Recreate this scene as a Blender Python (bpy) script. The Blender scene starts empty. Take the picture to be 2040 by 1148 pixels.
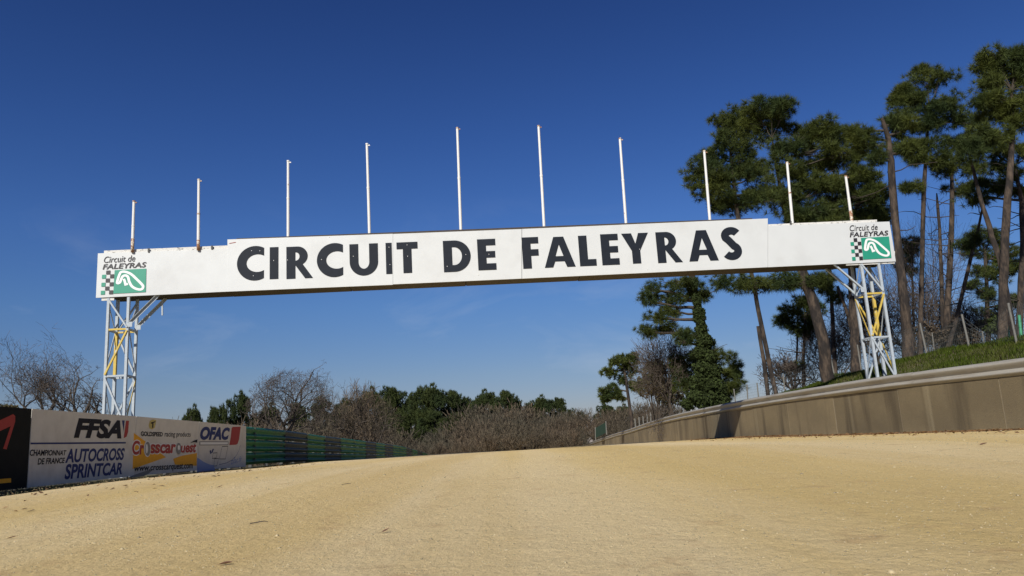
import bpy, bmesh, math, random
import numpy as np
from mathutils import Vector, Matrix

R = math.radians
C = bpy.context.scene.collection
random.seed(7)
rng = np.random.default_rng(7)

# ------------------------------------------------------------------ camera
W_, H_ = 2040., 1148.
FPX = 1560.; PITCH = R(11.3); ROLL = R(3.3)
Fv = np.array([0, math.cos(PITCH), math.sin(PITCH)])
_u = np.array([0, -math.sin(PITCH), math.cos(PITCH)]); _r = np.array([1., 0, 0])
Rv = _r*math.cos(ROLL) - _u*math.sin(ROLL)
Uv = _u*math.cos(ROLL) + _r*math.sin(ROLL)
cam = bpy.data.cameras.new('camera'); co = bpy.data.objects.new('camera', cam); C.objects.link(co)
cam.sensor_width = 36; cam.lens = 36*FPX/W_; cam.clip_start = .05; cam.clip_end = 6000
m3 = Matrix((Rv, Uv, -Fv)).transposed(); co.matrix_world = m3.to_4x4()
bpy.context.scene.camera = co

# ------------------------------------------------------------------ light
SUN = Vector((-.55, -1.40, 1.0)).normalized()
SUN_E = math.asin(SUN.z); SUN_A = math.atan2(SUN.x, SUN.y)
world = bpy.data.worlds.new("World"); bpy.context.scene.world = world; world.use_nodes = True
wn = world.node_tree; wn.nodes.clear()
def wnode(t): return wn.nodes.new(t)
sky = wnode('ShaderNodeTexSky'); sky.sky_type = 'NISHITA'; sky.sun_disc = False
sky.sun_elevation = SUN_E; sky.sun_rotation = SUN_A
sky.altitude = 300; sky.air_density = 1.0; sky.dust_density = 0.3; sky.ozone_density = 3.0
gm = wnode('ShaderNodeGamma'); gm.inputs['Gamma'].default_value = 1.0
bg = wnode('ShaderNodeBackground'); bg.inputs['Strength'].default_value = .09
wo = wnode('ShaderNodeOutputWorld')
hs = wnode('ShaderNodeHueSaturation'); hs.inputs['Saturation'].default_value = 1.1; hs.inputs['Value'].default_value = 1.0
# thin high cirrus: a faint whitening of the sky where a stretched noise is strong, low in the sky all round
tc = wnode('ShaderNodeTexCoord'); mp = wnode('ShaderNodeMapping'); mp.inputs['Scale'].default_value = (3.0, 2.0, 9.0)
mp.inputs['Rotation'].default_value = (.0, R(-24), 0)
nz = wnode('ShaderNodeTexNoise'); nz.inputs['Scale'].default_value = 1.6; nz.inputs['Detail'].default_value = 7; nz.inputs['Roughness'].default_value = .6; nz.inputs['Distortion'].default_value = .6
rp = wnode('ShaderNodeMapRange'); rp.inputs['From Min'].default_value = .52; rp.inputs['From Max'].default_value = .8; rp.inputs['To Max'].default_value = .22
sx = wnode('ShaderNodeSeparateXYZ')
lo = wnode('ShaderNodeMapRange'); lo.inputs['From Min'].default_value = .32; lo.inputs['From Max'].default_value = .12
mu = wnode('ShaderNodeMath'); mu.operation = 'MULTIPLY'
mx = wnode('ShaderNodeMixRGB'); mx.inputs['Color2'].default_value = (6.0, 6.6, 7.6, 1)
L = wn.links.new
L(tc.outputs['Generated'], mp.inputs[0]); L(mp.outputs[0], nz.inputs['Vector']); L(nz.outputs[0], rp.inputs[0])
L(tc.outputs['Generated'], sx.inputs[0]); L(sx.outputs['Z'], lo.inputs[0])
L(rp.outputs[0], mu.inputs[0]); L(lo.outputs[0], mu.inputs[1]); L(mu.outputs[0], mx.inputs['Fac'])
cr = wnode('ShaderNodeValToRGB'); els = cr.color_ramp.elements
for i, (p, c_) in enumerate([(.0, (.50, .45, .58)), (.09, (.53, .54, .67)), (.18, (.48, .60, .83)), (.27, (.43, .58, .90)), (.38, (.345, .49, .83)), (.55, (.26, .37, .68)), (1.0, (.24, .35, .66))]):
    e_ = els[i] if i < 2 else els.new(p)
    e_.position = p; e_.color = (*c_, 1)
ml = wnode('ShaderNodeVectorMath'); ml.operation = 'MULTIPLY'
L(sx.outputs['Z'], cr.inputs[0])
L(sky.outputs[0], gm.inputs[0]); L(gm.outputs[0], hs.inputs['Color']); L(hs.outputs[0], ml.inputs[0]); L(cr.outputs[0], ml.inputs[1]); L(ml.outputs[0], mx.inputs['Color1'])
L(mx.outputs[0], bg.inputs['Color']); L(bg.outputs[0], wo.inputs['Surface'])
sl = bpy.data.lights.new('sun', 'SUN'); sl.energy = 4.8; sl.angle = R(.53); sl.color = (1, .95, .87)
so = bpy.data.objects.new('sun', sl); C.objects.link(so)
so.rotation_euler = SUN.to_track_quat('Z', 'Y').to_euler(); so.location = (-20, -20, 20)
vs = bpy.context.scene.view_settings
vs.view_transform = 'Standard'; vs.look = 'None'; vs.gamma = 1; vs.use_curve_mapping = False; vs.exposure = 0.0

# ------------------------------------------------------------------ design helpers
def ray(x, y): return FPX*Fv + (x-1020)*Rv - (y-574)*Uv
def atY(x, y, Y):
    v = ray(x, y); return v*(Y/v[1])
def lerp(a, b, t): return a+(b-a)*t
def ss(t):
    t = np.clip(t, 0, 1); return t*t*(3-2*t)
_tabs = {}
BANKH = None
def ival(x, tab):
    k = id(tab)
    if k not in _tabs:
        X = np.arange(-62, 202, .5); Y = np.interp(X, [a for a, b in tab], [b for a, b in tab])
        if tab is not BANKH:
            ke = np.exp(-(np.arange(-8, 9)*.5/1.9)**2); ke /= ke.sum(); Yp = np.pad(Y, 8, mode='reflect', reflect_type='odd'); Y = np.convolve(Yp, ke, 'valid')
        _tabs[k] = (X, Y)
    return float(np.interp(x, *_tabs[k]))

WALLX = [(-60, 13.0), (0, 11.0), (8, 9.9), (13.9, 8.92), (15.6, 8.62), (17.9, 8.24), (22.4, 7.98), (26, 7.74), (33.7, 7.62), (42, 7.8), (50, 8.1), (62, 8.5), (72, 8.6), (86, 8.5), (104, 8.0), (140, 4.5), (200, -8)]
WALLT = [(-60, .7), (0, .93), (13.9, .99), (15.6, 1.02), (17.9, 1.05), (22.4, 1.07), (26, 1.07), (33.7, 1.04), (38, 1.03), (44.6, .98), (52, .88), (62, .68), (72, .48), (86, .10), (104, -.55), (140, -2.0), (200, -3.5)]
LEFTX = [(-60, -6.0), (0, -6.6), (8, -7.3), (12.24, -7.68), (16.26, -8.03), (19.96, -8.2), (23.92, -8.34), (28.5, -8.6), (38, -9.2), (50, -9.6), (67, -9.95), (84, -10.1), (104, -10.3), (140, -13), (200, -30)]
LEFTT = [(-60, .7), (0, .8), (8, .93), (12.24, .97), (16.26, 1.02), (19.96, 1.02), (23.92, 1.01), (28.5, 1.0), (38, .88), (50, .72), (67, .38), (84, -.34), (104, -1.3), (140, -3), (200, -4)]
def track_z(x, y):
    base = -.41 + .205*ss(y/13.)
    if y < 0: base = -.41
    f = min(max((x+9)/17., 0), 1)
    k = lerp(.00086, .0005, f)
    if y > 27.5:
        d = min(y, 95)-27.5; base -= k*d*d
        if y > 95: base -= 2*k*67.5*(min(y, 150)-95)*.35
    if y < 27.5: base -= .06*max(0, (x-5)/4)*max(0, 1-abs(y-14)/9)
    return base + .012*math.sin(x*.9+y*.23)*math.sin(y*.31+1)
BANKH = [(-60, 1.2), (10, 1.6), (16, 1.8), (20, 1.96), (24, 2.02), (27, 2.0), (30, 1.86), (33, 1.72), (36, 1.6), (41, 1.1), (47, .3), (55, -.4), (75, -1.4), (110, -3), (160, -4.5)]
def ground_z(x, y):
    xl = ival(y, LEFTX); xw = ival(y, WALLX)
    if x < xl-.3:
        d = xl-x; t = track_z(xl, y)
        return t-.02 - .5*ss((d-.5)/6)+ (-1.5*ss((y-60)/80))*ss(d/20)
    if x > xw+.22:
        d = x-xw-.22; h0 = ival(y, WALLT)-.42; H = ival(y, BANKH)
        H2 = max(H, -.8) if y < 70 else H
        z = lerp(h0, H, float(ss(d/5.2))) if H > h0 else lerp(h0, H, float(ss(d/6)))
        return z + .05*math.sin(x*1.3+y*.7)+.03*math.sin(x*3.1-y*1.9)
    if x < xl: return track_z(x, y)-.02
    return track_z(x, y)-.05

# ------------------------------------------------------------------ scene graph helpers
def link(o, parent=None):
    C.objects.link(o)
    if parent is not None: o.parent = parent
    return o
def tag(o, label=None, cat=None, group=None, kind=None):
    if label: o['label'] = label
    if cat: o['category'] = cat
    if group: o['group'] = group
    if kind: o['kind'] = kind
    return o
def empty(name, loc=(0, 0, 0)):
    o = bpy.data.objects.new(name, None); o.location = loc; o.empty_display_size = .2; C.objects.link(o); return o
def mesh_from(name, v, f, mat=None, parent=None, smooth=False):
    """v Nx3, f list of tuples or an int array; world coordinates, or local to the parent's empty"""
    me = bpy.data.meshes.new(name)
    v = np.asarray(v, np.float32)
    if isinstance(f, np.ndarray):
        n = f.shape[1]; me.vertices.add(len(v)); me.vertices.foreach_set('co', v.ravel())
        me.loops.add(f.size); me.loops.foreach_set('vertex_index', f.astype(np.int32).ravel())
        me.polygons.add(len(f)); me.polygons.foreach_set('loop_start', np.arange(0, f.size, n, dtype=np.int32))
        try: me.polygons.foreach_set('loop_total', np.full(len(f), n, dtype=np.int32))
        except Exception: pass
        me.update(calc_edges=True)
    else:
        me.from_pydata([tuple(map(float, p)) for p in v], [], f); me.update()
    if smooth: me.polygons.foreach_set('use_smooth', [True]*len(me.polygons))
    if mat: me.materials.append(mat)
    o = bpy.data.objects.new(name, me)
    link(o)
    if parent is not None:
        o.parent = parent
    return o
class MB:
    def __init__(s): s.v = []; s.f = []
    def add(s, v, f):
        n = len(s.v); s.v += [tuple(p) for p in v]; s.f += [tuple(i+n for i in q) for q in f]
    def box(s, c, half, ax=None):
        ax = ax or ((1, 0, 0), (0, 1, 0), (0, 0, 1)); c = np.array(c, float); A = [np.array(a, float) for a in ax]
        v = [c+A[0]*half[0]*i+A[1]*half[1]*j+A[2]*half[2]*k for i in (-1, 1) for j in (-1, 1) for k in (-1, 1)]
        s.add(v, [(0, 1, 3, 2), (4, 6, 7, 5), (0, 4, 5, 1), (2, 3, 7, 6), (0, 2, 6, 4), (1, 5, 7, 3)])
    def bar(s, a, b, w, h=None, up=(0, 0, 1)):
        a = np.array(a, float); b = np.array(b, float); d = b-a; l = np.linalg.norm(d); d /= l
        up = np.array(up, float)
        if abs(d @ up) > .95: up = np.array([0, 1., 0])
        x = np.cross(d, up); x /= np.linalg.norm(x); z = np.cross(x, d)
        s.box((a+b)/2, (w/2, l/2, (h or w)/2), (x, d, z))
    def angle(s, a, b, w, up=(0, 0, 1), t=.008):
        """an L-section steel bar"""
        a = np.array(a, float); b = np.array(b, float); d = b-a; l = np.linalg.norm(d); d /= l
        up = np.array(up, float)
        if abs(d @ up) > .95: up = np.array([0, 1., 0])
        x = np.cross(d, up); x /= np.linalg.norm(x); z = np.cross(x, d)
        m = (a+b)/2
        s.box(m+z*(w/2-t/2), (w/2, l/2, t/2), (x, d, z)); s.box(m+x*(w/2-t/2)-z*t/2, (t/2, l/2, w/2-t/2-.0005), (x, d, z))
    def tube(s, pts, rad, n=6, cap=True):
        pts = np.array(pts, float); m = len(pts)
        base = len(s.v); prev = None
        for i, p in enumerate(pts):
            d = pts[min(i+1, m-1)]-pts[max(i-1, 0)]; d /= (np.linalg.norm(d)+1e-9)
            if prev is None:
                h = np.array([1., 0, 0]) if abs(d[0]) < .8 else np.array([0, 1., 0])
                x = np.cross(d, h)
            else: x = prev - d*(prev @ d)
            x /= (np.linalg.norm(x)+1e-9); prev = x; y = np.cross(d, x)
            r = rad[i] if hasattr(rad, '__len__') else rad
            for k in range(n):
                a = 2*math.pi*k/n; s.v.append(tuple(p+(x*math.cos(a)+y*math.sin(a))*r))
        for i in range(m-1):
            for k in range(n):
                a = base+i*n+k; b = base+i*n+(k+1) % n
                s.f.append((a, b, b+n, a+n))
        if cap:
            s.f.append(tuple(base+k for k in range(n))[::-1]); s.f.append(tuple(base+(m-1)*n+k for k in range(n)))
    def build(s, name, mat=None, parent=None, smooth=False):
        return mesh_from(name, s.v, s.f, mat, parent, smooth)

# ------------------------------------------------------------------ materials
MATS = {}
def material(name, col, rough=.7, var=.0, scale=5., col2=None, thr=(.4, .6), bump=0., bscale=40., stretch=(1, 1, 1), metal=0., spec=None, detail=5, rand=0., trans=0., coords='Object'):
    m = bpy.data.materials.new(name); m.use_nodes = True; nt = m.node_tree
    b = nt.nodes['Principled BSDF']; b.inputs['Roughness'].default_value = rough; b.inputs['Metallic'].default_value = metal
    if spec is not None: b.inputs['Specular IOR Level'].default_value = spec
    N = nt.nodes.new; K = nt.links.new
    tcn = N('ShaderNodeTexCoord'); mpn = N('ShaderNodeMapping'); mpn.inputs['Scale'].default_value = stretch
    K(tcn.outputs[coords], mpn.inputs[0])
    colout = None
    base = N('ShaderNodeRGB'); base.outputs[0].default_value = (*col, 1); colout = base.outputs[0]
    if col2 is not None:
        n1 = N('ShaderNodeTexNoise'); n1.inputs['Scale'].default_value = scale; n1.inputs['Detail'].default_value = detail; n1.inputs['Roughness'].default_value = .62
        r1 = N('ShaderNodeMapRange'); r1.inputs['From Min'].default_value = thr[0]; r1.inputs['From Max'].default_value = thr[1]
        mxx = N('ShaderNodeMixRGB'); mxx.inputs['Color2'].default_value = (*col2, 1)
        K(mpn.outputs[0], n1.inputs['Vector']); K(n1.outputs[0], r1.inputs[0]); K(r1.outputs[0], mxx.inputs['Fac']); K(colout, mxx.inputs['Color1']); colout = mxx.outputs[0]
    if var:
        n2 = N('ShaderNodeTexNoise'); n2.inputs['Scale'].default_value = scale*2.7; n2.inputs['Detail'].default_value = 6
        r2 = N('ShaderNodeMapRange'); r2.inputs['From Min'].default_value = .25; r2.inputs['From Max'].default_value = .75; r2.inputs['To Min'].default_value = 1-var; r2.inputs['To Max'].default_value = 1+var
        vm = N('ShaderNodeVectorMath'); vm.operation = 'SCALE'
        K(mpn.outputs[0], n2.inputs['Vector']); K(n2.outputs[0], r2.inputs[0]); K(colout, vm.inputs[0]); K(r2.outputs[0], vm.inputs['Scale']); colout = vm.outputs[0]
    if rand:
        g = N('ShaderNodeNewGeometry'); r3 = N('ShaderNodeMapRange'); r3.inputs['To Min'].default_value = 1-rand; r3.inputs['To Max'].default_value = 1+rand
        vm = N('ShaderNodeVectorMath'); vm.operation = 'SCALE'
        K(g.outputs['Random Per Island'], r3.inputs[0]); K(colout, vm.inputs[0]); K(r3.outputs[0], vm.inputs['Scale']); colout = vm.outputs[0]
    K(colout, b.inputs['Base Color'])
    if bump:
        n3 = N('ShaderNodeTexNoise'); n3.inputs['Scale'].default_value = bscale; n3.inputs['Detail'].default_value = 5
        bp = N('ShaderNodeBump'); bp.inputs['Strength'].default_value = .8; bp.inputs['Distance'].default_value = bump
        K(mpn.outputs[0], n3.inputs['Vector']); K(n3.outputs[0], bp.inputs['Height']); K(bp.outputs[0], b.inputs['Normal'])
    if trans:
        td = N('ShaderNodeBsdfTranslucent'); ms = N('ShaderNodeMixShader'); ms.inputs[0].default_value = trans
        K(colout, td.inputs['Color']); K(b.outputs[0], ms.inputs[1]); K(td.outputs[0], ms.inputs[2]); K(ms.outputs[0], nt.nodes['Material Output'].inputs['Surface'])
    MATS[name] = m; return m

white_panel = material('white_panel', (.60, .62, .61), .45, var=.03, scale=.8, col2=(.54, .55, .535), thr=(.5, .75), bump=.0015, bscale=3)
white_strip = material('weathered_white', (.66, .65, .60), .8, var=.1, scale=9, col2=(.10, .085, .06), thr=(.56, .66), stretch=(1, 1, 2.5))
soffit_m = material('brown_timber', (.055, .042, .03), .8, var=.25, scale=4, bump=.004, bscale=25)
dark_letter = material('dark_letter', (.010, .014, .022), .6, spec=.2, var=.15, scale=3)
black_print = material('black_print', (.02, .018, .02), .5)
green_print = material('green_print', (.02, .27, .17), .45, var=.05, scale=2)
white_print = material('white_print', (.8, .8, .78), .45)
steel_blue = material('pale_blue_steel', (.40, .445, .475), .6, var=.12, scale=6, col2=(.30, .24, .17), thr=(.66, .78), bump=.001, bscale=60)
steel_yellow = material('yellow_steel', (.56, .40, .07), .55, var=.1, scale=6, col2=(.48, .50, .5), thr=(.58, .66))
pole_white = material('pole_white', (.74, .73, .69), .5, var=.06, scale=4, col2=(.30, .14, .06), thr=(.66, .72), stretch=(3, 3, 1))
pole_rust = material('pole_rust', (.30, .15, .08), .8, var=.3, scale=12, col2=(.62, .56, .45), thr=(.5, .6))
galv = material('galvanised_steel', (.33, .31, .265), .6, metal=.0, var=.10, scale=2.2, col2=(.23, .20, .155), thr=(.5, .75), stretch=(1, .35, 3), bump=.002, bscale=6)
rail_green = material('rail_green', (.02, .15, .05), .55, spec=.25, var=.15, scale=3, col2=(.015, .085, .05), thr=(.5, .7))
rail_slate = material('rail_slate', (.04, .06, .058), .6, spec=.2, var=.15, scale=3)
post_m = material('rail_post', (.06, .06, .055), .6)
board_white = material('board_white', (.60, .57, .50), .75, spec=.2, var=.05, scale=2, col2=(.50, .46, .39), thr=(.5, .8), bump=.002, bscale=4)
board_dark = material('board_dark', (.012, .012, .010), .8, spec=.1, var=.2, scale=3)
board_edge = material('board_edge', (.16, .13, .10), .8)
pr_red = material('print_red', (.34, .05, .04), .7, spec=.15, var=.08, scale=6)
pr_blue = material('print_blue', (.03, .04, .13), .7, spec=.15, var=.08, scale=6)
pr_black = material('print_black', (.012, .010, .012), .7, spec=.15, var=.1, scale=6)
pr_orange = material('print_orange', (.74, .35, .02), .7, spec=.15, var=.06, scale=6)
pr_gold = material('print_gold', (.45, .34, .05), .5)
pr_white = material('print_white', (.66, .64, .60), .5)
pr_skyblue = material('print_sky_blue', (.09, .16, .38), .5)
pr_grey = material('print_grey', (.16, .145, .13), .5)
bark_pine = material('bark_pine', (.078, .056, .039), .95, var=.4, scale=5, col2=(.022, .017, .014), thr=(.40, .55), stretch=(1, 1, .3), bump=.05, bscale=9)
bark_dark = material('bark_dark', (.06, .048, .036), .95, var=.3, scale=3)
bark_grey = material('bark_grey', (.085, .07, .056), .95, var=.25, scale=3)
twig_m = material('twig', (.075, .058, .046), .9, rand=.4)
twig_brown = material('twig_brown', (.098, .070, .044), .95, rand=.6, col2=(.066, .058, .038), thr=(.4, .6), scale=.12)
needle_m = material('pine_needles', (.096, .112, .022), .7, spec=.2, rand=.6, col2=(.040, .062, .020), thr=(.38, .62), scale=.5, trans=.22)
needle_far = material('pine_needles_far', (.056, .070, .020), .8, spec=.15, rand=.6, col2=(.034, .050, .018), thr=(.38, .62), scale=.25, trans=.15)
ivy_m = material('ivy_leaves', (.034, .048, .013), .85, rand=.6, spec=.2, trans=.1)
oakbrown_m = material('dry_oak_leaves', (.11, .085, .035), .8, rand=.5, col2=(.06, .07, .02), thr=(.4, .6), scale=.6, trans=.2)
grass_m = material('grass_blades', (.058, .084, .010), .9, spec=.1, rand=.6, col2=(.095, .10, .028), thr=(.45, .7), scale=.9, trans=.3)
litter_m = material('leaf_litter', (.20, .11, .045), .9, rand=.6)
pebble_m = material('pebble', (.44, .36, .21), .8, rand=.35)
leaf_m = material('dead_leaf', (.16, .075, .04), .8, var=.3, scale=40)
netting_m = material('green_netting', (.012, .035, .02), .8)
wire_m = material('fence_wire', (.12, .13, .12), .6)
fpost_m = material('fence_post', (.16, .155, .135), .7, var=.1, scale=5)
gpost_m = material('green_post', (.05, .30, .15), .6)

def concrete_material():
    m = bpy.data.materials.new('stained_concrete'); m.use_nodes = True; nt = m.node_tree; b = nt.nodes['Principled BSDF']
    b.inputs['Roughness'].default_value = .9; N = nt.nodes.new; K = nt.links.new
    geo = N('ShaderNodeTexCoord')
    def noise(sc, st, det=6, rough=.6):
        mpn = N('ShaderNodeMapping'); mpn.inputs['Scale'].default_value = st; K(geo.outputs['Object'], mpn.inputs[0])
        n = N('ShaderNodeTexNoise'); n.inputs['Scale'].default_value = sc; n.inputs['Detail'].default_value = det; n.inputs['Roughness'].default_value = rough; K(mpn.outputs[0], n.inputs['Vector']); return n.outputs[0]
    def rng_(a, lo_, hi_, t0=0., t1=1.):
        r = N('ShaderNodeMapRange'); r.inputs['From Min'].default_value = lo_; r.inputs['From Max'].default_value = hi_; r.inputs['To Min'].default_value = t0; r.inputs['To Max'].default_value = t1; K(a, r.inputs[0]); return r.outputs[0]
    def mix(f, a, c2):
        x = N('ShaderNodeMixRGB'); K(f, x.inputs['Fac']); K(a, x.inputs['Color1']); x.inputs['Color2'].default_value = (*c2, 1); return x.outputs[0]
    base = N('ShaderNodeRGB'); base.outputs[0].default_value = (.215, .170, .095, 1); c = base.outputs[0]
    c = mix(rng_(noise(.5, (1, 1, 1.6)), .4, .62), c, (.165, .13, .073))
    c = mix(rng_(noise(1.7, (1, 1, .10), 4), .52, .66, 0, .85), c, (.095, .072, .04))      # run-off streaks
    c = mix(rng_(noise(1.1, (1, 1, .05), 3), .64, .70, 0, .7), c, (.31, .26, .16))      # pale washed streaks
    c = mix(rng_(noise(22, (1, 1, 1), 4), .55, .75, 0, .5), c, (.10, .085, .06))
    vm = N('ShaderNodeVectorMath'); vm.operation = 'SCALE'; K(c, vm.inputs[0]); K(rng_(noise(60, (1, 1, 1), 3), .2, .8, .82, 1.18), vm.inputs['Scale'])
    K(vm.outputs[0], b.inputs['Base Color'])
    oi = N('ShaderNodeObjectInfo'); v2 = N('ShaderNodeVectorMath'); v2.operation = 'SCALE'; K(vm.outputs[0], v2.inputs[0]); K(rng_(oi.outputs['Random'], 0, 1, .90, 1.16), v2.inputs['Scale']); K(v2.outputs[0], b.inputs['Base Color'])
    bp = N('ShaderNodeBump'); bp.inputs['Distance'].default_value = .012; bp.inputs['Strength'].default_value = .8; K(noise(45, (1, 1, 1)), bp.inputs['Height']); K(bp.outputs[0], b.inputs['Normal'])
    return m
concrete_m = concrete_material()
mortar_m = material('joint_mortar', (.24, .20, .135), .9, var=.2, scale=20)

def sand_material():
    m = bpy.data.materials.new('track_sand'); m.use_nodes = True; nt = m.node_tree; b = nt.nodes['Principled BSDF']
    b.inputs['Roughness'].default_value = .95; b.inputs['Specular IOR Level'].default_value = .15; N = nt.nodes.new; K = nt.links.new
    geo = N('ShaderNodeTexCoord')
    def noise(sc, st=(1, 1, 1), det=6, rough=.6, dist=0.):
        mpn = N('ShaderNodeMapping'); mpn.inputs['Scale'].default_value = st; K(geo.outputs['Object'], mpn.inputs[0])
        n = N('ShaderNodeTexNoise'); n.inputs['Scale'].default_value = sc; n.inputs['Detail'].default_value = det; n.inputs['Roughness'].default_value = rough; n.inputs['Distortion'].default_value = dist; K(mpn.outputs[0], n.inputs['Vector']); return n.outputs[0]
    def rng_(a, lo_, hi_, t0=0., t1=1.):
        r = N('ShaderNodeMapRange'); r.inputs['From Min'].default_value = lo_; r.inputs['From Max'].default_value = hi_; r.inputs['To Min'].default_value = t0; r.inputs['To Max'].default_value = t1; K(a, r.inputs[0]); return r.outputs[0]
    def mix(f, a, c2):
        x = N('ShaderNodeMixRGB'); K(f, x.inputs['Fac']); K(a, x.inputs['Color1']); x.inputs['Color2'].default_value = (*c2, 1); return x.outputs[0]
    base = N('ShaderNodeRGB'); base.outputs[0].default_value = (.74, .555, .245, 1); c = base.outputs[0]
    c = mix(rng_(noise(.42, (1, .03, 1), 4, .6), .44, .60, 0, .9), c, (.80, .64, .365))         # paler wheel-worn lanes running along the track
    c = mix(rng_(noise(.5, (1, .05, 1), 5, .6, .3), .48, .68, 0, .6), c, (.60, .42, .15))   # darker ochre lanes
    sxyz = N('ShaderNodeSeparateXYZ'); K(geo.outputs['Object'], sxyz.inputs[0])
    def lane(x0, half, wob_, amt):
        w1 = N('ShaderNodeMath'); w1.operation = 'MULTIPLY_ADD'; K(noise(.35, (.6, .5, 1), 4), w1.inputs[0]); w1.inputs[1].default_value = wob_; w1.inputs[2].default_value = -wob_/2-x0
        a = N('ShaderNodeMath'); K(sxyz.outputs['X'], a.inputs[0]); K(w1.outputs[0], a.inputs[1])
        b_ = N('ShaderNodeMath'); b_.operation = 'ABSOLUTE'; K(a.outputs[0], b_.inputs[0])
        r = N('ShaderNodeMapRange'); r.interpolation_type = 'SMOOTHSTEP'; r.inputs['From Min'].default_value = half; r.inputs['From Max'].default_value = half*.25; r.inputs['To Max'].default_value = amt; K(b_.outputs[0], r.inputs[0])
        return r.outputs[0]
    c = mix(lane(.30, .55, .7, .6), c, (.80, .635, .35))       # pale wheel lane
    c = mix(lane(1.9, 1.1, 1.1, .5), c, (.60, .43, .155))       # darker ochre lane beside it
    c = mix(lane(-1.5, .9, 1.2, .4), c, (.66, .48, .20))
    c = mix(lane(4.2, .5, .9, .5), c, (.78, .61, .32))
    c = mix(rng_(noise(.55, (1, .5, 1), 5), .5, .72, 0, .45), c, (.66, .485, .21))
    c = mix(rng_(noise(3.2, (1, .8, 1), 6, .7), .57, .72, 0, .65), c, (.50, .32, .155))         # reddish damp specks
    c = mix(rng_(noise(55, (1, 1, 1), 4, .7), .58, .75, 0, .5), c, (.30, .21, .10))
    c = mix(rng_(noise(75, (1, 1, 1), 3, .7), .62, .74, 0, .7), c, (.80, .70, .50))
    vm = N('ShaderNodeVectorMath'); vm.operation = 'SCALE'; K(c, vm.inputs[0]); K(rng_(noise(42, (1, .8, 1), 8, .85), .3, .7, .78, 1.2), vm.inputs['Scale'])
    K(vm.outputs[0], b.inputs['Base Color'])
    b1 = N('ShaderNodeBump'); b1.inputs['Distance'].default_value = .018; b1.inputs['Strength'].default_value = .8; K(noise(34, (1, 1, 1), 7, .8), b1.inputs['Height'])
    b2 = N('ShaderNodeBump'); b2.inputs['Distance'].default_value = .05; b2.inputs['Strength'].default_value = .6; K(noise(7, (1.3, .8, 1), 6, .7), b2.inputs['Height']); K(b1.outputs[0], b2.inputs['Normal'])
    K(b2.outputs[0], b.inputs['Normal'])
    return m
sand_m = sand_material()
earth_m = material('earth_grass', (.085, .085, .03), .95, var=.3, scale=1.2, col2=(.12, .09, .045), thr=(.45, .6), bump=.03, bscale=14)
edge_dirt_m = material('edge_dirt', (.10, .07, .035), .95, var=.4, scale=12, bump=.03, bscale=14)

# ------------------------------------------------------------------ terrain
def grid_mesh(name, ys, xs_of, zf, mat):
    v = []; ncol = None
    for y in ys:
        xs = xs_of(y); ncol = len(xs)
        for x in xs: v.append((x, y, zf(x, y)))
    f = np.array([(j*ncol+i, j*ncol+i+1, (j+1)*ncol+i+1, (j+1)*ncol+i) for j in range(len(ys)-1) for i in range(ncol-1)])
    return mesh_from(name, v, f, mat, smooth=True)
ys = list(np.arange(-60, 0, 6.)) + list(np.arange(0, 60, .5)) + list(np.arange(60, 150, 2.)) + [150, 170, 200, 260, 340, 480, 700, 1100, 2000]
LO = [1500, 500, 200, 100, 60, 40, 25, 15, 8, 5, 3, 1.8, .9, .35]
RO = [.23, .6, 1.0, 1.4, 1.8, 2.2, 2.6, 3., 3.4, 3.8, 4.5, 6, 9, 14, 22, 35, 60, 100, 200, 500, 1500]
def cols(y):
    a = ival(y, LEFTX); b = ival(y, WALLX)
    return [a-o for o in LO]+list(np.linspace(a-.28, b+.2, 14))+[b+o for o in RO]
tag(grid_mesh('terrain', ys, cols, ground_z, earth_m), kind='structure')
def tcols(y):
    a = ival(y, LEFTX); b = ival(y, WALLX); return list(np.linspace(a+.72, b+.12, 40))  # sand stops short of the boards; dark earth there paints their shadow wider
ys2 = list(np.arange(-12, 40, .4))+list(np.arange(40, 150, 2.))
def sand_z(x, y):
    a = ival(y, LEFTX)+.72
    e = min(max((x-a)/.7, 0), 1)
    return track_z(x, y) - .06*(1-e)
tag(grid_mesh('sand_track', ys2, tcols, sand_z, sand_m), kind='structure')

# pebbles & litter (uncountable)
def scatter_tets(name, pos, size, mat, flat=.6):
    n = len(pos); base = np.array([[1, 0, 0], [-.5, .87, 0], [-.5, -.87, 0], [0, 0, 1.]])
    base = np.concatenate([base, [[.2, .1, -.4]]])
    a = rng.uniform(0, 2*math.pi, n); s = size[:, None, None]*rng.uniform(.6, 1.3, (n, 1, 3))
    B = base[None]*s*np.array([1, 1, flat])
    ca, sa = np.cos(a)[:, None], np.sin(a)[:, None]
    X = B[:, :, 0]*ca-B[:, :, 1]*sa; Y = B[:, :, 0]*sa+B[:, :, 1]*ca
    V = np.stack([X, Y, B[:, :, 2]], -1)+pos[:, None, :]
    F = np.array([[0, 1, 3], [1, 2, 3], [2, 0, 3], [1, 0, 4], [2, 1, 4], [0, 2, 4]])
    Fa = (F[None]+5*np.arange(n)[:, None, None]).reshape(-1, 3)
    return mesh_from(name, V.reshape(-1, 3), Fa, mat)
n = 15000
yy = 1.6+ (rng.uniform(0, 1, n)**1.6)*13; xx = rng.uniform(-1, 1, n)*(yy*.72+.6)
pos = np.array([(x, y, track_z(x, y)) for x, y in zip(xx, yy)])
sz = rng.uniform(.0015, .0055, n)*(1+yy*.09); sz[::60] *= 2.2
tag(scatter_tets('gravel', pos, sz, pebble_m),
    'fine pale grit lying loose on the ochre sand of the track', 'gravel', kind='stuff')

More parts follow.
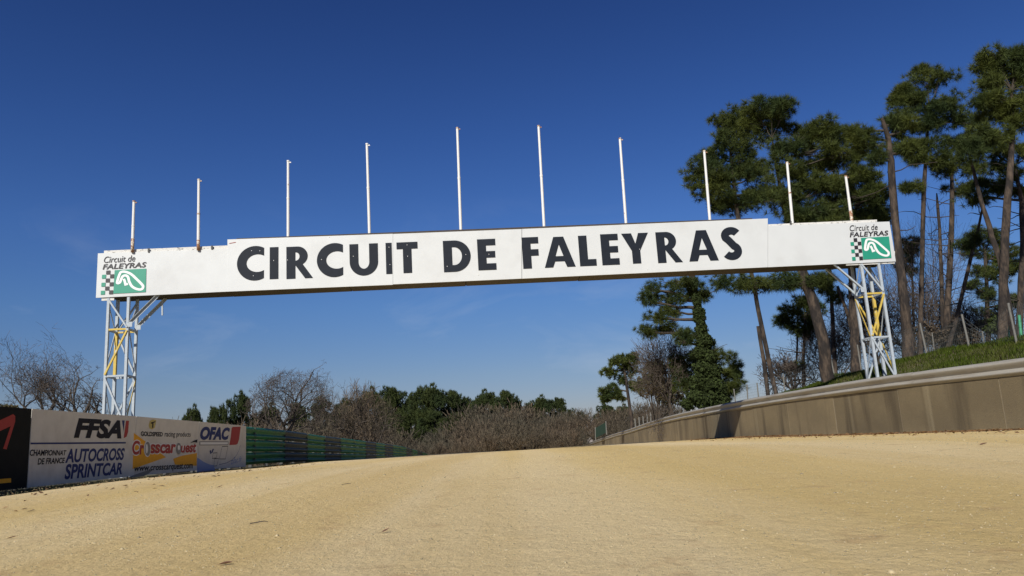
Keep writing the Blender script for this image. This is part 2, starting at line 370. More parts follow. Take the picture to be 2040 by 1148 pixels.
def leaf_quads(name, pos, size, mat, tilt=.5):
    n = len(pos); a = rng.uniform(0, 2*math.pi, n); t = rng.uniform(-tilt, tilt, (n, 2))
    u = np.stack([np.cos(a), np.sin(a), t[:, 0]], 1)*size[:, None]; w = np.stack([-np.sin(a), np.cos(a), t[:, 1]], 1)*size[:, None]*.5
    V = np.stack([pos-u, pos-w*.9+[0, 0, .004], pos+u, pos+w+[0, 0, .008]], 1).reshape(-1, 3)
    F = np.arange(4*n).reshape(n, 4)
    return mesh_from(name, V, F, mat)
P = []
for i in range(9000):
    y = 10+rng.uniform()**1.3*24; xw = ival(y, WALLX); x = xw-.02-abs(rng.normal(0, .22))-(.3*rng.uniform() if y < 24 else 0)
    P.append((x, y, track_z(x, y)+.008+.03*max(0, 1-(xw-x)/.3)*rng.uniform()))
for i in range(300):
    y = rng.uniform(9, 28); x = ival(y, WALLX)-rng.uniform(.4, 2.6); P.append((x, y, track_z(x, y)+.006))
for i in range(150):
    y = rng.uniform(5, 24); x = ival(y, LEFTX)+rng.uniform(1.1, 3.4)**1.0; P.append((x, y, track_z(x, y)+.006))
P = np.array(P)
tag(leaf_quads('leaf_litter', P, rng.uniform(.012, .045, len(P)), litter_m),
    'brown dead leaves and bark litter gathered at the foot of the concrete wall', 'leaf litter', kind='stuff')
n = 420
yy = rng.uniform(10, 26, n); pos = []
for y in yy:
    x = ival(y, WALLX)-.05-abs(rng.normal(0, .2)); pos.append((x, y, track_z(x, y)+.005))
tag(scatter_tets('wall_foot_rubble', np.array(pos), rng.uniform(.012, .035, n), material('rubble', (.45, .40, .30), .9, rand=.4)),
    'small pale rubble crumbs along the foot of the concrete wall', 'rubble', kind='stuff')

# single dead leaves and twigs on the sand
def hitG(px, py):
    v = ray(px, py); lo_, hi_ = 1.2, 30.
    for t in np.linspace(1.2, 30, 900):
        p = v*(t/v[1])
        if p[2] < track_z(p[0], p[1]): return p[0], p[1], track_z(p[0], p[1])
    return p[0], p[1], track_z(p[0], p[1])
def dead_leaf(px, py, wpx, label, hgt=.35, rot=0.):
    x, y, z = hitG(px, py); L_ = .78*wpx/FPX*y
    o = empty('dead_leaf', (x, y, z))
    v = []; m = 7
    for i in range(m):
        t = i/(m-1); w = math.sin(math.pi*min(1, t*1.02+.01))**.7*.22*L_
        zc = .004+hgt*L_*(t**1.6)
        for s, dz in ((-1, .35*w), (0, 0), (1, .45*w)): v.append(((t-.5)*L_, s*w, zc+dz*1.2))
    f = [(i*3+k, i*3+k+1, i*3+k+4, i*3+k+3) for i in range(m-1) for k in (0, 1)]
    b = mesh_from('blade', v, f, leaf_m, o, True)
    s_ = MB(); s_.tube([(-.5*L_, 0, .004), (-.68*L_, .03*L_, .006)], [.012*L_, .008*L_], 4); s_.build('stalk', leaf_m, o)
    o.rotation_euler = (0, 0, rot)
    tag(o, label, 'leaf'); return o
dead_leaf(768, 1062, 22, 'curled dead brown leaf lying on the sand at front centre', .4, .5)
dead_leaf(23, 1075, 22, 'small dry leaf on the sand near the lower left corner', .2, .2)
dead_leaf(49, 1016, 16, 'thin brown leaf on the sand right below the advertising boards', .15, -.1)
dead_leaf(449, 1128, 36, 'long dark dry leaf lying flat on the sand at the bottom edge left of centre', .12, .1)
dead_leaf(1960, 887, 22, 'brown leaf on the sand close to the concrete wall at far right', .2, .1)
dead_leaf(438, 972, 14, 'small leaf on the sand below the last advertising board', .3, .4)
def twig(px, py, wpx, label, rot):
    x, y, z = hitG(px, py); L_ = wpx/FPX*y
    m = MB(); m.tube([(-.5*L_, 0, .004), (-.1*L_, .04*L_, .008), (.3*L_, -.02*L_, .012), (.5*L_, .06*L_, .006)], [.03*L_, .035*L_, .03*L_, .015*L_], 5)
    o = m.build('twig', bark_dark); o.location = (x, y, z); o.rotation_euler = (0, 0, rot); tag(o, label, 'twig')
twig(690, 966, 18, 'short dark twig lying on the sand in the middle distance', .2)
twig(516, 1044, 34, 'long thin greyish twig on the sand left of the curled leaf', .15)
twig(887, 953, 12, 'tiny upright looking twig on the sand at the centre', 1.35)
twig(860, 979, 8, 'tiny dark stick on the sand just below the upright twig', .1)

# ------------------------------------------------------------------ right concrete wall
def pt_on(tabx, y, off=0.):
    x = ival(y, tabx); dx = (ival(y+.3, tabx)-ival(y-.3, tabx))/.6
    t = np.array([dx, 1.]); t /= np.linalg.norm(t); nrm = np.array([t[1], -t[0]])   # normal to the right (+x)
    return np.array([x, y])+nrm*off, t, nrm
def arc_ys(tab, y0, step, y1):
    out = [y0]; y = y0
    while y < y1:
        dx = (ival(y+.3, tab)-ival(y-.3, tab))/.6; y += step/math.sqrt(1+dx*dx); out.append(y)
    return out
wall = empty('concrete_wall', (ival(20, WALLX), 20, track_z(8, 20)))
tag(wall, 'long stained brown concrete retaining wall along the right side of the track', 'wall')
wall_o = np.array(wall.location)
wy = arc_ys(WALLX, -3.35, 3.0, 112)
pr = random.Random(3)
for i in range(len(wy)-1):
    ya, yb = wy[i]+.014, wy[i+1]-.014; jit = pr.uniform(-.006, .006)
    m = 6; v = []; f = []
    for k in range(m+1):
        y = lerp(ya, yb, k/m); zt = ival(y, WALLT)-.302; zb = track_z(ival(y, WALLX), y)-.3
        p0, t, nr = pt_on(WALLX, y, jit); p1 = p0+nr*.24
        ch = .015
        v += [(*p0, zb), (*p0, zt-ch), (*(p0+nr*ch), zt), (*p1, zt), (*p1, zb)]
    for k in range(m):
        for q in range(4): f.append((k*5+q, k*5+q+1, (k+1)*5+q+1, (k+1)*5+q))
    f.append((4, 3, 2, 1, 0)); f.append(tuple(m*5+q for q in range(5)))
    o = mesh_from('panel', np.array(v)-wall_o, f, concrete_m, wall)
    # joint infill behind the recess
    y = wy[i+1]; p0, t, nr = pt_on(WALLX, y, .002); zt = ival(y, WALLT)-.32; zb = track_z(p0[0], y)-.2
    mb = MB(); mb.box(np.array([*(p0+nr*.1), (zt+zb)/2])-wall_o, (.1, .0135, (zt-zb)/2), ((*nr, 0), (*t, 0), (0, 0, 1)))
    mb.build('joint', mortar_m, wall)

# W-beam rail sweep
def wbeam(tabx, ya, yb, ztop_f, side, off, mat, parent, org, name='rail', h=.31, d=.10, seg=6):
    """side: +1 beam bulges towards -x of the right wall (nr*-1) ; uses offset 'off' of the back plane"""
    prof = [(a*d/.1, b*h/.31) for a, b in [(0, 0), (.03, -.012), (.065, -.030), (.085, -.048), (.09, -.062), (.086, -.08), (.05, -.13), (.022, -.162), (.018, -.176), (.04, -.19), (.075, -.208), (.094, -.228), (.095, -.243), (.08, -.262), (.02, -.303), (0, -.31)]]
    v = []; m = seg; n = len(prof)
    for k in range(m+1):
        y = lerp(ya, yb, k/m); _, t, nr = pt_on(tabx, y, 0); z = ztop_f(y)
        for (dd, dz) in prof: p = pt_on(tabx, y, off+side*dd)[0]; v.append((p[0], p[1], z+dz))
        for (dd, dz) in prof[::-1]: p = pt_on(tabx, y, off+side*dd-side*.005)[0]; v.append((p[0], p[1], z+dz))
    N_ = 2*n; f = []
    for k in range(m):
        for q in range(N_): a = k*N_+q; b = k*N_+(q+1) % N_; f.append((a, b, b+N_, a+N_))
    nside = len(f)
    o = mesh_from(name, np.array(v)-org, f, mat, parent, smooth=True)
    return o
gr = empty('guardrail', (ival(20, WALLX), 20, .72)); go_ = np.array(gr.location)
tag(gr, 'weathered galvanised steel guardrail mounted on top of the right concrete wall', 'guardrail')
ry = arc_ys(WALLX, -3.0, 4.0, 112)
for i in range(len(ry)-1):
    j = pr.uniform(-.006, .006)
    wbeam(WALLX, ry[i], ry[i+1]+.05, lambda y: ival(y, WALLT)+j, -1, .03-(i % 2)*.007, galv, gr, go_)
    for fr in (0.02, .5):
        y = lerp(ry[i], ry[i+1], fr); p, t, nr = pt_on(WALLX, y, .10); z = ival(y, WALLT)
        mb = MB(); mb.box(np.array([*p, z-.22])-go_, (.05, .03, .19), ((*nr, 0), (*t, 0), (0, 0, 1))); mb.build('post', post_m, gr)
    y = ry[i]+.03
    for dz in (-.155,):
        mb = MB()
        p, t, nr = pt_on(WALLX, y+.06, .03-.045 if dz != -.155 else .03-.012); mb.box(np.array([*p, ival(y, WALLT)+dz])-go_, (.012, .012, .012), ((*nr, 0), (*t, 0), (0, 0, 1)))
        mb.build('bolt', post_m, gr)

# ------------------------------------------------------------------ left green barrier
gb = empty('green_barrier', (ival(26, LEFTX), 26, -.25)); gbo = np.array(gb.location)
tag(gb, 'triple row green steel crash barrier running over the crest left of the track', 'crash barrier')
gy = arc_ys(LEFTX, 5.0, 4.0, 112)
j0 = min(range(len(gy)), key=lambda k: abs(gy[k]-23.6))
segcol = {0: rail_green, 1: rail_slate, 2: rail_green, 3: rail_slate, 4: rail_green}
for i in range(len(gy)-1):
    if gy[i+1] < 23: continue
    mt = segcol.get((i-j0) % 5, rail_green)
    for r_ in range(3):
        j = pr.uniform(-.008, .008)
        wbeam(LEFTX, gy[i], gy[i+1]+.05, lambda y: ival(y, LEFTT)-.392*r_+j, 1, -.02+(i % 2)*.007, mt if r_ < 2 or (i-j0) % 5 != 4 else rail_green, gb, gbo, h=.37)
        for q_ in (-.05, -.2, -.29):
            p, t, nr = pt_on(LEFTX, gy[i]+.04, .055); mb = MB(); mb.box(np.array([*p, ival(gy[i], LEFTT)-.392*r_+q_])-gbo, (.03, .035, .02), ((*nr, 0), (*t, 0), (0, 0, 1))); mb.build('bolt', post_m, gb)
    for fr in (0.02, .5):
        y = lerp(gy[i], gy[i+1], fr); p, t, nr = pt_on(LEFTX, y, -.09); zt = ival(y, LEFTT)+.02; zb = track_z(p[0], y)-.3
        mb = MB(); mb.box(np.array([*p, (zt+zb)/2])-gbo, (.05, .035, (zt-zb)/2), ((*nr, 0), (*t, 0), (0, 0, 1))); mb.build('post', post_m, gb)

# ------------------------------------------------------------------ lettering tools
def text_polys(s, bold=0., shear=0.):
    cu = bpy.data.curves.new('t', 'FONT'); cu.body = s; cu.offset = bold; cu.shear = shear; cu.resolution_u = 4; cu.fill_mode = 'FRONT'
    o = bpy.data.objects.new('t', cu); C.objects.link(o)
    bpy.context.view_layer.update()
    me = bpy.data.meshes.new_from_object(o.evaluated_get(bpy.context.evaluated_depsgraph_get()))
    v = np.array([tuple(p.co) for p in me.vertices]); f = [tuple(p.vertices) for p in me.polygons]
    bpy.data.objects.remove(o); bpy.data.curves.remove(cu); bpy.data.meshes.remove(me)
    mn = v.min(0); mxv = v.max(0); v = (v-mn)/np.maximum(mxv-mn, 1e-6)
    return v[:, :2], f
def fill_polys(polys):
    """2D outlines with even-odd holes -> mesh (x,y),faces"""
    cu = bpy.data.curves.new('p', 'CURVE'); cu.dimensions = '2D'; cu.fill_mode = 'FRONT'
    for p in polys:
        sp = cu.splines.new('POLY'); sp.points.add(len(p)-1)
        for i, q in enumerate(p): sp.points[i].co = (q[0], q[1], 0, 1)
        sp.use_cyclic_u = True
    o = bpy.data.objects.new('p', cu); C.objects.link(o); bpy.context.view_layer.update()
    me = bpy.data.meshes.new_from_object(o.evaluated_get(bpy.context.evaluated_depsgraph_get()))
    v = np.array([tuple(q.co)[:2] for q in me.vertices]); f = [tuple(q.vertices) for q in me.polygons]
    bpy.data.objects.remove(o); bpy.data.curves.remove(cu); bpy.data.meshes.remove(me)
    return v, f
def stroke(pts, w, closed=False):
    p = np.array(pts, float); n = len(p); Ls, Rs = [], []
    for i in range(n):
        if closed: a, b = p[(i-1) % n], p[(i+1) % n]; d0 = p[i]-a; d1 = b-p[i]
        else:
            d0 = p[i]-p[i-1] if i > 0 else p[1]-p[0]; d1 = p[i+1]-p[i] if i < n-1 else p[-1]-p[-2]
        d0 = d0/np.linalg.norm(d0); d1 = d1/np.linalg.norm(d1); t = d0+d1; t /= np.linalg.norm(t)+1e-9
        nn = np.array([-t[1], t[0]]); k = 1/max(.5, abs(nn @ np.array([-d0[1], d0[0]])))
        Ls.append(p[i]+nn*w/2*k); Rs.append(p[i]-nn*w/2*k)
    return [Ls, Rs] if closed else [Ls+Rs[::-1]]
class Plane:
    """a vertical plane; img(x,y) gives the point of the plane seen at that place of the picture"""
    def __init__(s, o, u, nrm): s.o = np.array(o, float); s.u = np.array(u, float)/np.linalg.norm(u); s.n = np.array(nrm, float)/np.linalg.norm(nrm)
    def img(s, x, y):
        v = ray(x, y); return v*((s.o @ s.n)/(v @ s.n))
    def quad(s, c):  # corners BL BR TR TL
        return [s.img(*q) for q in c]
def put(name, vf, plane, corners, lift, mat, parent, org, thick=0.):
    v, f = vf; BL, BR, TR, TL = plane.quad(corners)
    P = np.array([(BL*(1-a)+BR*a)*(1-b)+(TL*(1-a)+TR*a)*b for a, b in v]) + plane.n*lift - org
    # orient
    o = mesh_from(name, P, f, mat, parent)
    return o
def putpoly(name, pts, plane, lift, mat, parent, org, outline=None):
    """picture polygon -> flat print on the plane"""
    P3 = [plane.img(*q) for q in pts]; up = np.array([0, 0, 1.])
    uv = [((p-plane.o) @ plane.u, p[2]) for p in P3]
    if outline: polys = stroke(uv, outline, True)
    else: polys = [uv]
    v, f = fill_polys(polys)
    base = plane.o.copy(); base[2] = 0
    P = np.array([base+plane.u*a+up*b for a, b in v])+plane.n*lift-org
    return mesh_from(name, P, f, mat, parent)
def putline(name, pts, w, plane, lift, mat, parent, org):
    P3 = [plane.img(*q) for q in pts]
    uv = [((p-plane.o) @ plane.u, p[2]) for p in P3]
    v, f = fill_polys(stroke(uv, w)); base = plane.o.copy(); base[2] = 0
    return mesh_from(name, np.array([base+plane.u*a+np.array([0, 0, 1.])*b for a, b in v])+plane.n*lift-org, f, mat, parent)

# ------------------------------------------------------------------ gantry
GS = .06
gx = np.array([1, GS, 0.]); gx /= np.linalg.norm(gx); gn = np.array([gx[1], -gx[0], 0.])   # gn points to the camera
gback = -gn
GP = Plane((0, 21.82, 0), gx, gn)
gan = empty('track_gantry', (0, 21.82, -.2)); GO = np.array(gan.location)
tag(gan, 'white lettered gantry spanning the track on two lattice towers, topped by ten flagpoles', 'gantry')
def slab(name, corners, front, thick, mat, parent=gan, plane=GP, org=GO):
    q = [p+plane.n*front for p in plane.quad(corners)]; b = [p-plane.n*thick for p in q]
    v = np.array(q+b)-org
    return mesh_from(name, v, [(0, 1, 2, 3), (5, 4, 7, 6), (0, 4, 5, 1), (1, 5, 6, 2), (2, 6, 7, 3), (3, 7, 4, 0)], mat, parent)
def byline(x, pts): return float(np.interp(x, [p[0] for p in pts], [p[1] for p in pts]))
slab('sign_panel', [(191, 593.5), (454, 581), (454, 496), (195, 505)], 0, .03, white_panel)
slab('sign_panel', [(453.3, 581.2), (782.6, 567.5), (782.6, 466), (453.3, 477.4)], .006, .03, white_panel)
slab('sign_panel', [(783, 566.6), (1039.2, 555.2), (1039.2, 456.6), (783, 466.4)], .003, .03, white_panel)
slab('sign_panel', [(1040, 555.3), (1529.4, 532.5), (1529.4, 435.5), (1040, 456.5)], .006, .03, white_panel)
slab('sign_panel', [(1530, 532.5), (1784.7, 521), (1772, 441.6), (1530, 450)], 0, .03, white_panel)
slab('backing_board', [(206, 560), (453, 550), (453, 488.5), (206, 499)], -.034, .03, white_strip)
slab('backing_board', [(1531, 520), (1755, 500), (1748, 437), (1531, 446.5)], -.034, .03, white_strip)
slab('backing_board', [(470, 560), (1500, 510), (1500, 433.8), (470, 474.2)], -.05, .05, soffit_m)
slab('backing_board', [(1687, 528.5), (1784, 524.5), (1784, 500), (1687, 505)], -.034, .03, white_strip)
slab('backing_board', [(201, 599), (226, 598), (226, 580), (201, 580)], -.036, .03, white_strip)
# box beam behind the face: soffit boards, top, back
def gpt(X, z, back=0.): return np.array([X, 21.82+GS*X, z])+gback*back
DEP = .80
px_ = [-11.2, -8, -4.6, -1.3, 2.0, 5.2, 8.2, 11.1]
for i in range(len(px_)-1):
    a, b = px_[i]+.006, px_[i+1]-.006; zz = 4.66+pr.uniform(-.006, .006)
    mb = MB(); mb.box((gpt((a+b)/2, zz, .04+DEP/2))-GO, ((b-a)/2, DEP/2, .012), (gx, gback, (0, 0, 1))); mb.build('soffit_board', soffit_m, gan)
mb = MB(); mb.box(gpt(-.05, 5.35, .04+DEP+.016)-GO, (11.2, .012, .67), (gx, gback, (0, 0, 1))); mb.build('rear_board', soffit_m, gan)
mb = MB(); mb.box(gpt(-.05, 5.76, .05+DEP/2)-GO, (11.1, DEP/2-.02, .02), (gx, gback, (0, 0, 1)));
mb.build('top_beam', soffit_m, gan)
# rods hanging under the beam, square tubes showing above
mb = MB(); mb.bar(GP.img(315, 596)-GO+gback*.3, GP.img(315, 625)-GO+gback*.3, .035); mb.build('hanging_rod', steel_blue, gan)
for (x, y0, y1) in [(296.5, 495.3, 503), (422.5, 489.8, 497), (1575, 441, 447)]:
    mb = MB(); mb.bar(GP.img(x, y0)-GO-gback*.012, GP.img(x, y1)-GO-gback*.012, .045, .03); mb.build('bracket', post_m, gan)

# tower
def tower(Xl, Xr, side):
    tw = empty('tower', (0, 0, 0)); tw.parent = gan
    zb = ground_z((Xl+Xr)/2, 21.82+GS*Xl)-.2; zt = 4.66; d0, d1 = .06, .62
    corners = {('f', 'l'): (Xl, d0), ('f', 'r'): (Xr, d0), ('b', 'l'): (Xl, d1), ('b', 'r'): (Xr, d1)}
    def P(c, z): X, d = corners[c]; return gpt(X, z, d)-GO
    for c in corners:
        m = MB(); sx_ = 1 if c[1] == 'l' else -1; sy_ = 1 if c[0] == 'f' else -1
        if c == ('b', 'l' if side < 0 else 'r'):
            for (z0, z1, mt) in [(zb, 2.5, steel_blue), (2.501, 3.7, steel_yellow), (3.701, zt, steel_blue)]:
                q = MB(); q.bar(P(c, z0), P(c, z1), .075, up=(0, 1, 0)); q.build('leg', mt, tw)
        else:
            m.bar(P(c, zb), P(c, zt), .07, up=(0, 1, 0)); m.build('leg', steel_blue, tw)
    lev = [4.62, 3.72, 2.44, 1.16, -.12]
    order = [('f', 'l'), ('f', 'r'), ('b', 'r'), ('b', 'l')]
    flip = side > 0
    for li, z in enumerate(lev[1:4]):
        if z < zb+.2: continue
        for k in range(4):
            a, b = order[k], order[(k+1) % 4]
            m = MB(); pa, pb = P(a, z), P(b, z); dd = (pb-pa)/np.linalg.norm(pb-pa)*.036
            m.bar(pa+dd, pb-dd, .055, .05); m.build('strut', steel_yellow if (li == 0 and k in (0, 2)) else steel_blue, tw)
    for li in range(4):
        for k in range(4):
            a, b = order[k], order[(k+1) % 4]
            if (li+k) % 2 == (0 if k != 2 else 0): pa, pb = P(a, lev[li]-.04), P(b, lev[li+1]+.04)
            else: pa, pb = P(b, lev[li]-.04), P(a, lev[li+1]+.04)
            if li == 3 and zb > .5: 
                if pb[2]+GO[2] < zb: pb = pa+(pb-pa)*min(1, (pa[2]+GO[2]-zb)/(pa[2]-pb[2]))
                if pa[2]+GO[2] < zb+.2: continue
            out = {0: -gback, 1: gx, 2: gback, 3: -gx}[k]*.043
            m = MB(); m.bar(pa+out, pb+out, .045, .012 if k in (1, 3) else .045, up=(0, 1, 0) if k in (0, 2) else (1, 0, 0))
            yel = (li, k) in ({(1, 0), (2, 1)} if side < 0 else {(1, 0), (1, 2), (2, 1), (3, 0), (1, 3)})
            m.build('brace', steel_yellow if (yel and ((li, k) != (0, 0))) else steel_blue, tw)
    # knee braces carrying the beam
    Xi = Xr if side < 0 else Xl; s_ = 1 if side < 0 else -1
    for d in (d0, d1):
        m = MB(); m.angle(gpt(Xi+s_*.03, 3.86, d-.005)-GO, gpt(Xi+s_*.80, 4.645, d-.005)-GO, .075, up=(0, 1, 0)); m.build('knee_brace', steel_blue, tw)
        m = MB(); m.box(gpt(Xi+s_*.06, 3.84, d-.03)-GO, (.07, .006, .07), (gx, gback, (0, 0, 1))); m.build('gusset', steel_blue, tw)
    return tw
def gX(x, y): return GP.img(x, y)[0]
tower(gX(215, 597), gX(255, 592), -1)
tower(gX(1717.5, 528), gX(1752.5, 528), 1)

# flagpoles
poles = [(268, 403, 265, 500), (397, 360, 396, 496), (574, 322, 574, 470), (731, 288, 736, 463), (911, 256, 918, 457), (1073, 252, 1084, 452), (1235, 277, 1247, 444), (1403, 302, 1414, 437), (1568, 325, 1579, 446), (1685, 352, 1697, 440)]
for i, (x0, y0, x1, y1) in enumerate(poles):
    b = GP.img(x1, y1); t = GP.img(x0, y0); b, t = (b, t) if i < 2 else (b*1.006, t*1.006); rust = i in (0, 1, 9)
    back = -.04 if i in (0, 1) else .13
    off = gback*(back if i < 2 else 0.)-GO
    ax = (t-b)
    fp = empty('flagpole', (0, 0, 0)); fp.parent = gan
    zsplit = .24 if i == 0 else (.12 if i == 1 else .22)
    base = b-ax/np.linalg.norm(ax)*(.05 if back < 0 else .35)
    if rust:
        m = MB(); m.tube([base+off, b+ax*zsplit+off], [.045, .045], 12); m.build('rusty_base', pole_rust, fp, True)
        st = b+ax*zsplit+ax*.0005
    else: st = base
    m = MB(); m.tube([st+off, b+ax*.5+off], [.042, .041], 12); m.tube([b+ax*.5005+off, t+off], [.038, .036], 12); m.build('shaft', pole_white, fp, False)
    m = MB(); m.tube([b+ax*.49+off, b+ax*.51+off], [.0455, .0455], 12); m.build('collar', pole_rust if i in (1, 8) else pole_white, fp)
    m = MB(); m.tube([t+off-ax*.002, t+off+np.array([0, 0, .03])], [.046, .040], 10)
    m.box(t+off+gx*.055+np.array([0, 0, -.03]), (.03, .012, .015), (gx, gback, (0, 0, 1))); m.build('cap', pole_rust if i > 3 or i < 2 else pole_white, fp)

# big letters (geometric bold sans drawn as outlines in a unit box)
def arc(cx, cy, rx, ry, a0, a1, n=28): return [(cx+rx*math.cos(R(a)), cy+ry*math.sin(R(a))) for a in np.linspace(a0, a1, n)]
def glyph(ch, w):
    s = .27  # stem, relative to the height
    if ch == 'I': return [[(0, 0), (w, 0), (w, 1), (0, 1)]]
    if ch == 'L': return [[(0, 0), (w, 0), (w, .22), (s, .22), (s, 1), (0, 1)]]
    if ch == 'T': return [[(w/2-s/2, 0), (w/2+s/2, 0), (w/2+s/2, .78), (w, .78), (w, 1), (0, 1), (0, .78), (w/2-s/2, .78)]]
    if ch == 'E': return [[(0, 0), (w, 0), (w, .21), (s, .21), (s, .395), (w*.965, .395), (w*.965, .605), (s, .605), (s, .79), (w, .79), (w, 1), (0, 1)]]
    if ch == 'F': return [[(0, 0), (s, 0), (s, .40), (w*.98, .40), (w*.98, .61), (s, .61), (s, .79), (w, .79), (w, 1), (0, 1)]]
    if ch == 'D':
        return [[(0, 0)]+arc(w-.5, .5, .5, .5, -90, 90)+[(0, 1)], [(s, .215)]+arc(w-.5-.01, .5, .24, .285, -90, 90, 20)+[(s, .785)]]
    if ch == 'U':
        r_ = w/2; ri = w/2-s
        return [[(0, 1)]+[(0, .42)]+arc(r_, .42, r_, .43, 180, 360, 24)+[(w, 1), (w-s, 1), (w-s, .42)]+arc(r_, .42, ri, .21, 360, 180, 18)+[(s, 1)]]
    if ch == 'C':
        cx = .52; rx = .52
        a = math.degrees(math.acos(min(1, (w-cx)/rx)))
        o = arc(cx, .5, rx, .52, a, 360-a, 36)
        i = arc(cx+.07, .5, .315, .265, 300, 60, 26)
        return [o+[(w, .285)]+i+[(w, .715)]]
    if ch == 'R':
        bw = w*.80
        outer = [(0, 0), (s, 0), (s, .41), (w*.70, 0), (w, 0), (w*.60, .46)]+arc(bw-.31, .70, .31, .30, -62, 90, 18)+[(0, 1)]
        hole = [(s, .56)]+arc(bw-.36, .69, .115, .13, -90, 90, 12)+[(s, .82)]
        return [outer, hole]
    if ch == 'A':
        return [[(0, 0), (.27, 0), (.345, .19), (w-.345, .19), (w-.27, 0), (w, 0), (w/2+.16, 1), (w/2-.16, 1)], [(w/2-.125, .365), (w/2+.125, .365), (w/2, .74)]]
    if ch == 'Y':
        return [[(w/2-s/2, 0), (w/2+s/2, 0), (w/2+s/2, .42), (w, 1), (w-.32, 1), (w/2, .66), (.32, 1), (0, 1), (w/2-s/2, .42)]]
    if ch == 'S':
        up = arc(w*.52, .735, w*.52-.125, .155, 28, 215, 16); dn = arc(w*.46, .27, w*.54-.135, .165, 62, -148, 20)
        pts = up[:-1]+[(w*.36, .60)]+dn
        return stroke(pts, .235)
def bigword(letters):
    for ch, x0, x1, yt, yb in letters:
        xm = (x0+x1)/2; h = yb-yt; lean = (xm-568)/7865.; hw = (x1-x0-abs(lean)*h)/2; sl_ = -.042
        if ch in 'CDUS': sl_ = -.042
        def cr(sx_, sy_): return (xm+sx_*hw-lean*h/2*sy_, (yt+yb)/2-sy_*(h-abs(sl_)*2*hw*(.9 if ch in 'EFTUILYA' else .3))/2+sl_*sx_*hw)
        corners = [cr(-1, -1), cr(1, -1), cr(1, 1), cr(-1, 1)]
        q = GP.quad(corners); wm = np.linalg.norm(q[1]-q[0])/np.linalg.norm(q[3]-q[0])
        polys = [[(px/wm, py) for px, py in p] for p in glyph(ch, wm)]
        o = put('letter', fill_polys(polys), GP, corners, .0145, dark_letter, gan, GO)
bigword([('C', 472, 526.5, 491.8, 558.8), ('I', 537.4, 555, 492.4, 556.8), ('R', 570.6, 624, 491, 555.6), ('C', 631, 684, 486, 552), ('U', 696, 754, 485, 550), ('I', 768, 781.8, 484, 546.5), ('T', 789.7, 833.5, 482, 545),
         ('D', 882, 939, 479, 542), ('E', 950, 989.4, 476, 539),
         ('F', 1038.6, 1075.6, 472.4, 536), ('A', 1081, 1147, 471, 534), ('L', 1151, 1189, 469, 531), ('E', 1195, 1235, 466, 529), ('Y', 1237, 1296, 464, 526.5), ('R', 1305, 1360.6, 462, 524), ('A', 1366.5, 1432, 458, 521.5), ('S', 1433.5, 1481, 453, 518)])
# screws in the letters
m = MB()
for (x, y) in [(501.5, 500), (518, 500), (505, 550), (545.5, 519.5), (573, 518.5), (640.7, 517.5), (704, 511), (775, 493), (777, 527.6), (811, 488.6), (812, 511), (928, 507.6), (891, 531), (974, 507), (1273.8, 497), (656, 472.5), (952.6, 547.6), (1290, 537)]:
    p = GP.img(x, y)+gn*.018-GO; m.box(p, (.008, .004, .008), (gx, gn, (0, 0, 1)))
m.build('screws', white_print, gan)['kind'] = 'stuff'

# end logos
def logo(BL, BR, TR, TL):
    lg = empty('logo', (0, 0, 0)); lg.parent = gan
    c = [BL, BR, TR, TL]
    def rect(a0, a1, b0, b1): return (np.array([(a0, b0), (a1, b0), (a1, b1), (a0, b1)]), [(0, 1, 2, 3)])
    def sub(a0, a1, b0, b1):
        A = [np.array(q, float) for q in c]
        g = lambda a, b: tuple((A[0]*(1-a)+A[1]*a)*(1-b)+(A[3]*(1-a)+A[2]*a)*b)
        return [g(a0, b0), g(a1, b0), g(a1, b1), g(a0, b1)]
    put('green_field', rect(.28, 1, .015, .625), GP, c, .014, green_print, lg, GO)
    mb_ = []
    for col_, rows, mat, x0, x1 in [(0, (0, 2, 4), green_print, 0.0, .09), (1, (1, 3, 5), black_print, .09, .183), (2, (0, 2, 4), black_print, .184, .275)]:
        for r_ in rows:
            y0 = .0+r_*.1045-(.0 if col_ != 1 else .0); put('chequer_square', rect(x0, x1, y0+.003, y0+.104), GP, c, .014, mat, lg, GO)
    track = [(.345, .30), (.405, .545), (.44, .575), (.52, .575), (.66, .51), (.80, .35), (.93, .20), (.945, .15), (.92, .09), (.85, .085), (.76, .12), (.68, .185), (.64, .27), (.615, .33), (.60, .42), (.56, .47), (.50, .475), (.46, .44), (.43, .34), (.415, .29), (.37, .275)]
    # smooth the closed circuit line
    t = np.array(track)
    for _ in range(2):
        t = np.concatenate([[.75*t[i]+.25*t[(i+1) % len(t)], .25*t[i]+.75*t[(i+1) % len(t)]] for i in range(len(t))]).reshape(-1, 2)
    put('circuit_line', fill_polys(stroke(t, .058, True)), GP, c, .018, white_print, lg, GO)
    hook = [(.60, .25), (.545, .235), (.525, .32), (.50, .385)]
    put('circuit_line', fill_polys(stroke(hook, .055)), GP, c, .0195, white_print, lg, GO)
    put('lettering', text_polys('Circuit de', .004, .18), GP, sub(.02, .74, .832, 1.0), .014, black_print, lg, GO)
    put('lettering', text_polys('FALEYRAS', .022, .18), GP, sub(0.0, 1.0, .662, .80), .014, black_print, lg, GO)
logo((200.9, 587.7), (290.6, 583.4), (292.4, 507.0), (206.3, 511.8))
logo((1697.5, 519.8), (1775.8, 515.3), (1767.2, 445.5), (1690, 449.4))
# little torn sticker at the panel corner
put('sticker', (np.array([(0, 0), (1, .35), (1, .5), (0, .15)]), [(0, 1, 2, 3)]), GP, [(457, 486), (470, 486), (470, 479), (457, 479)], .0145, pr_red, gan, GO)

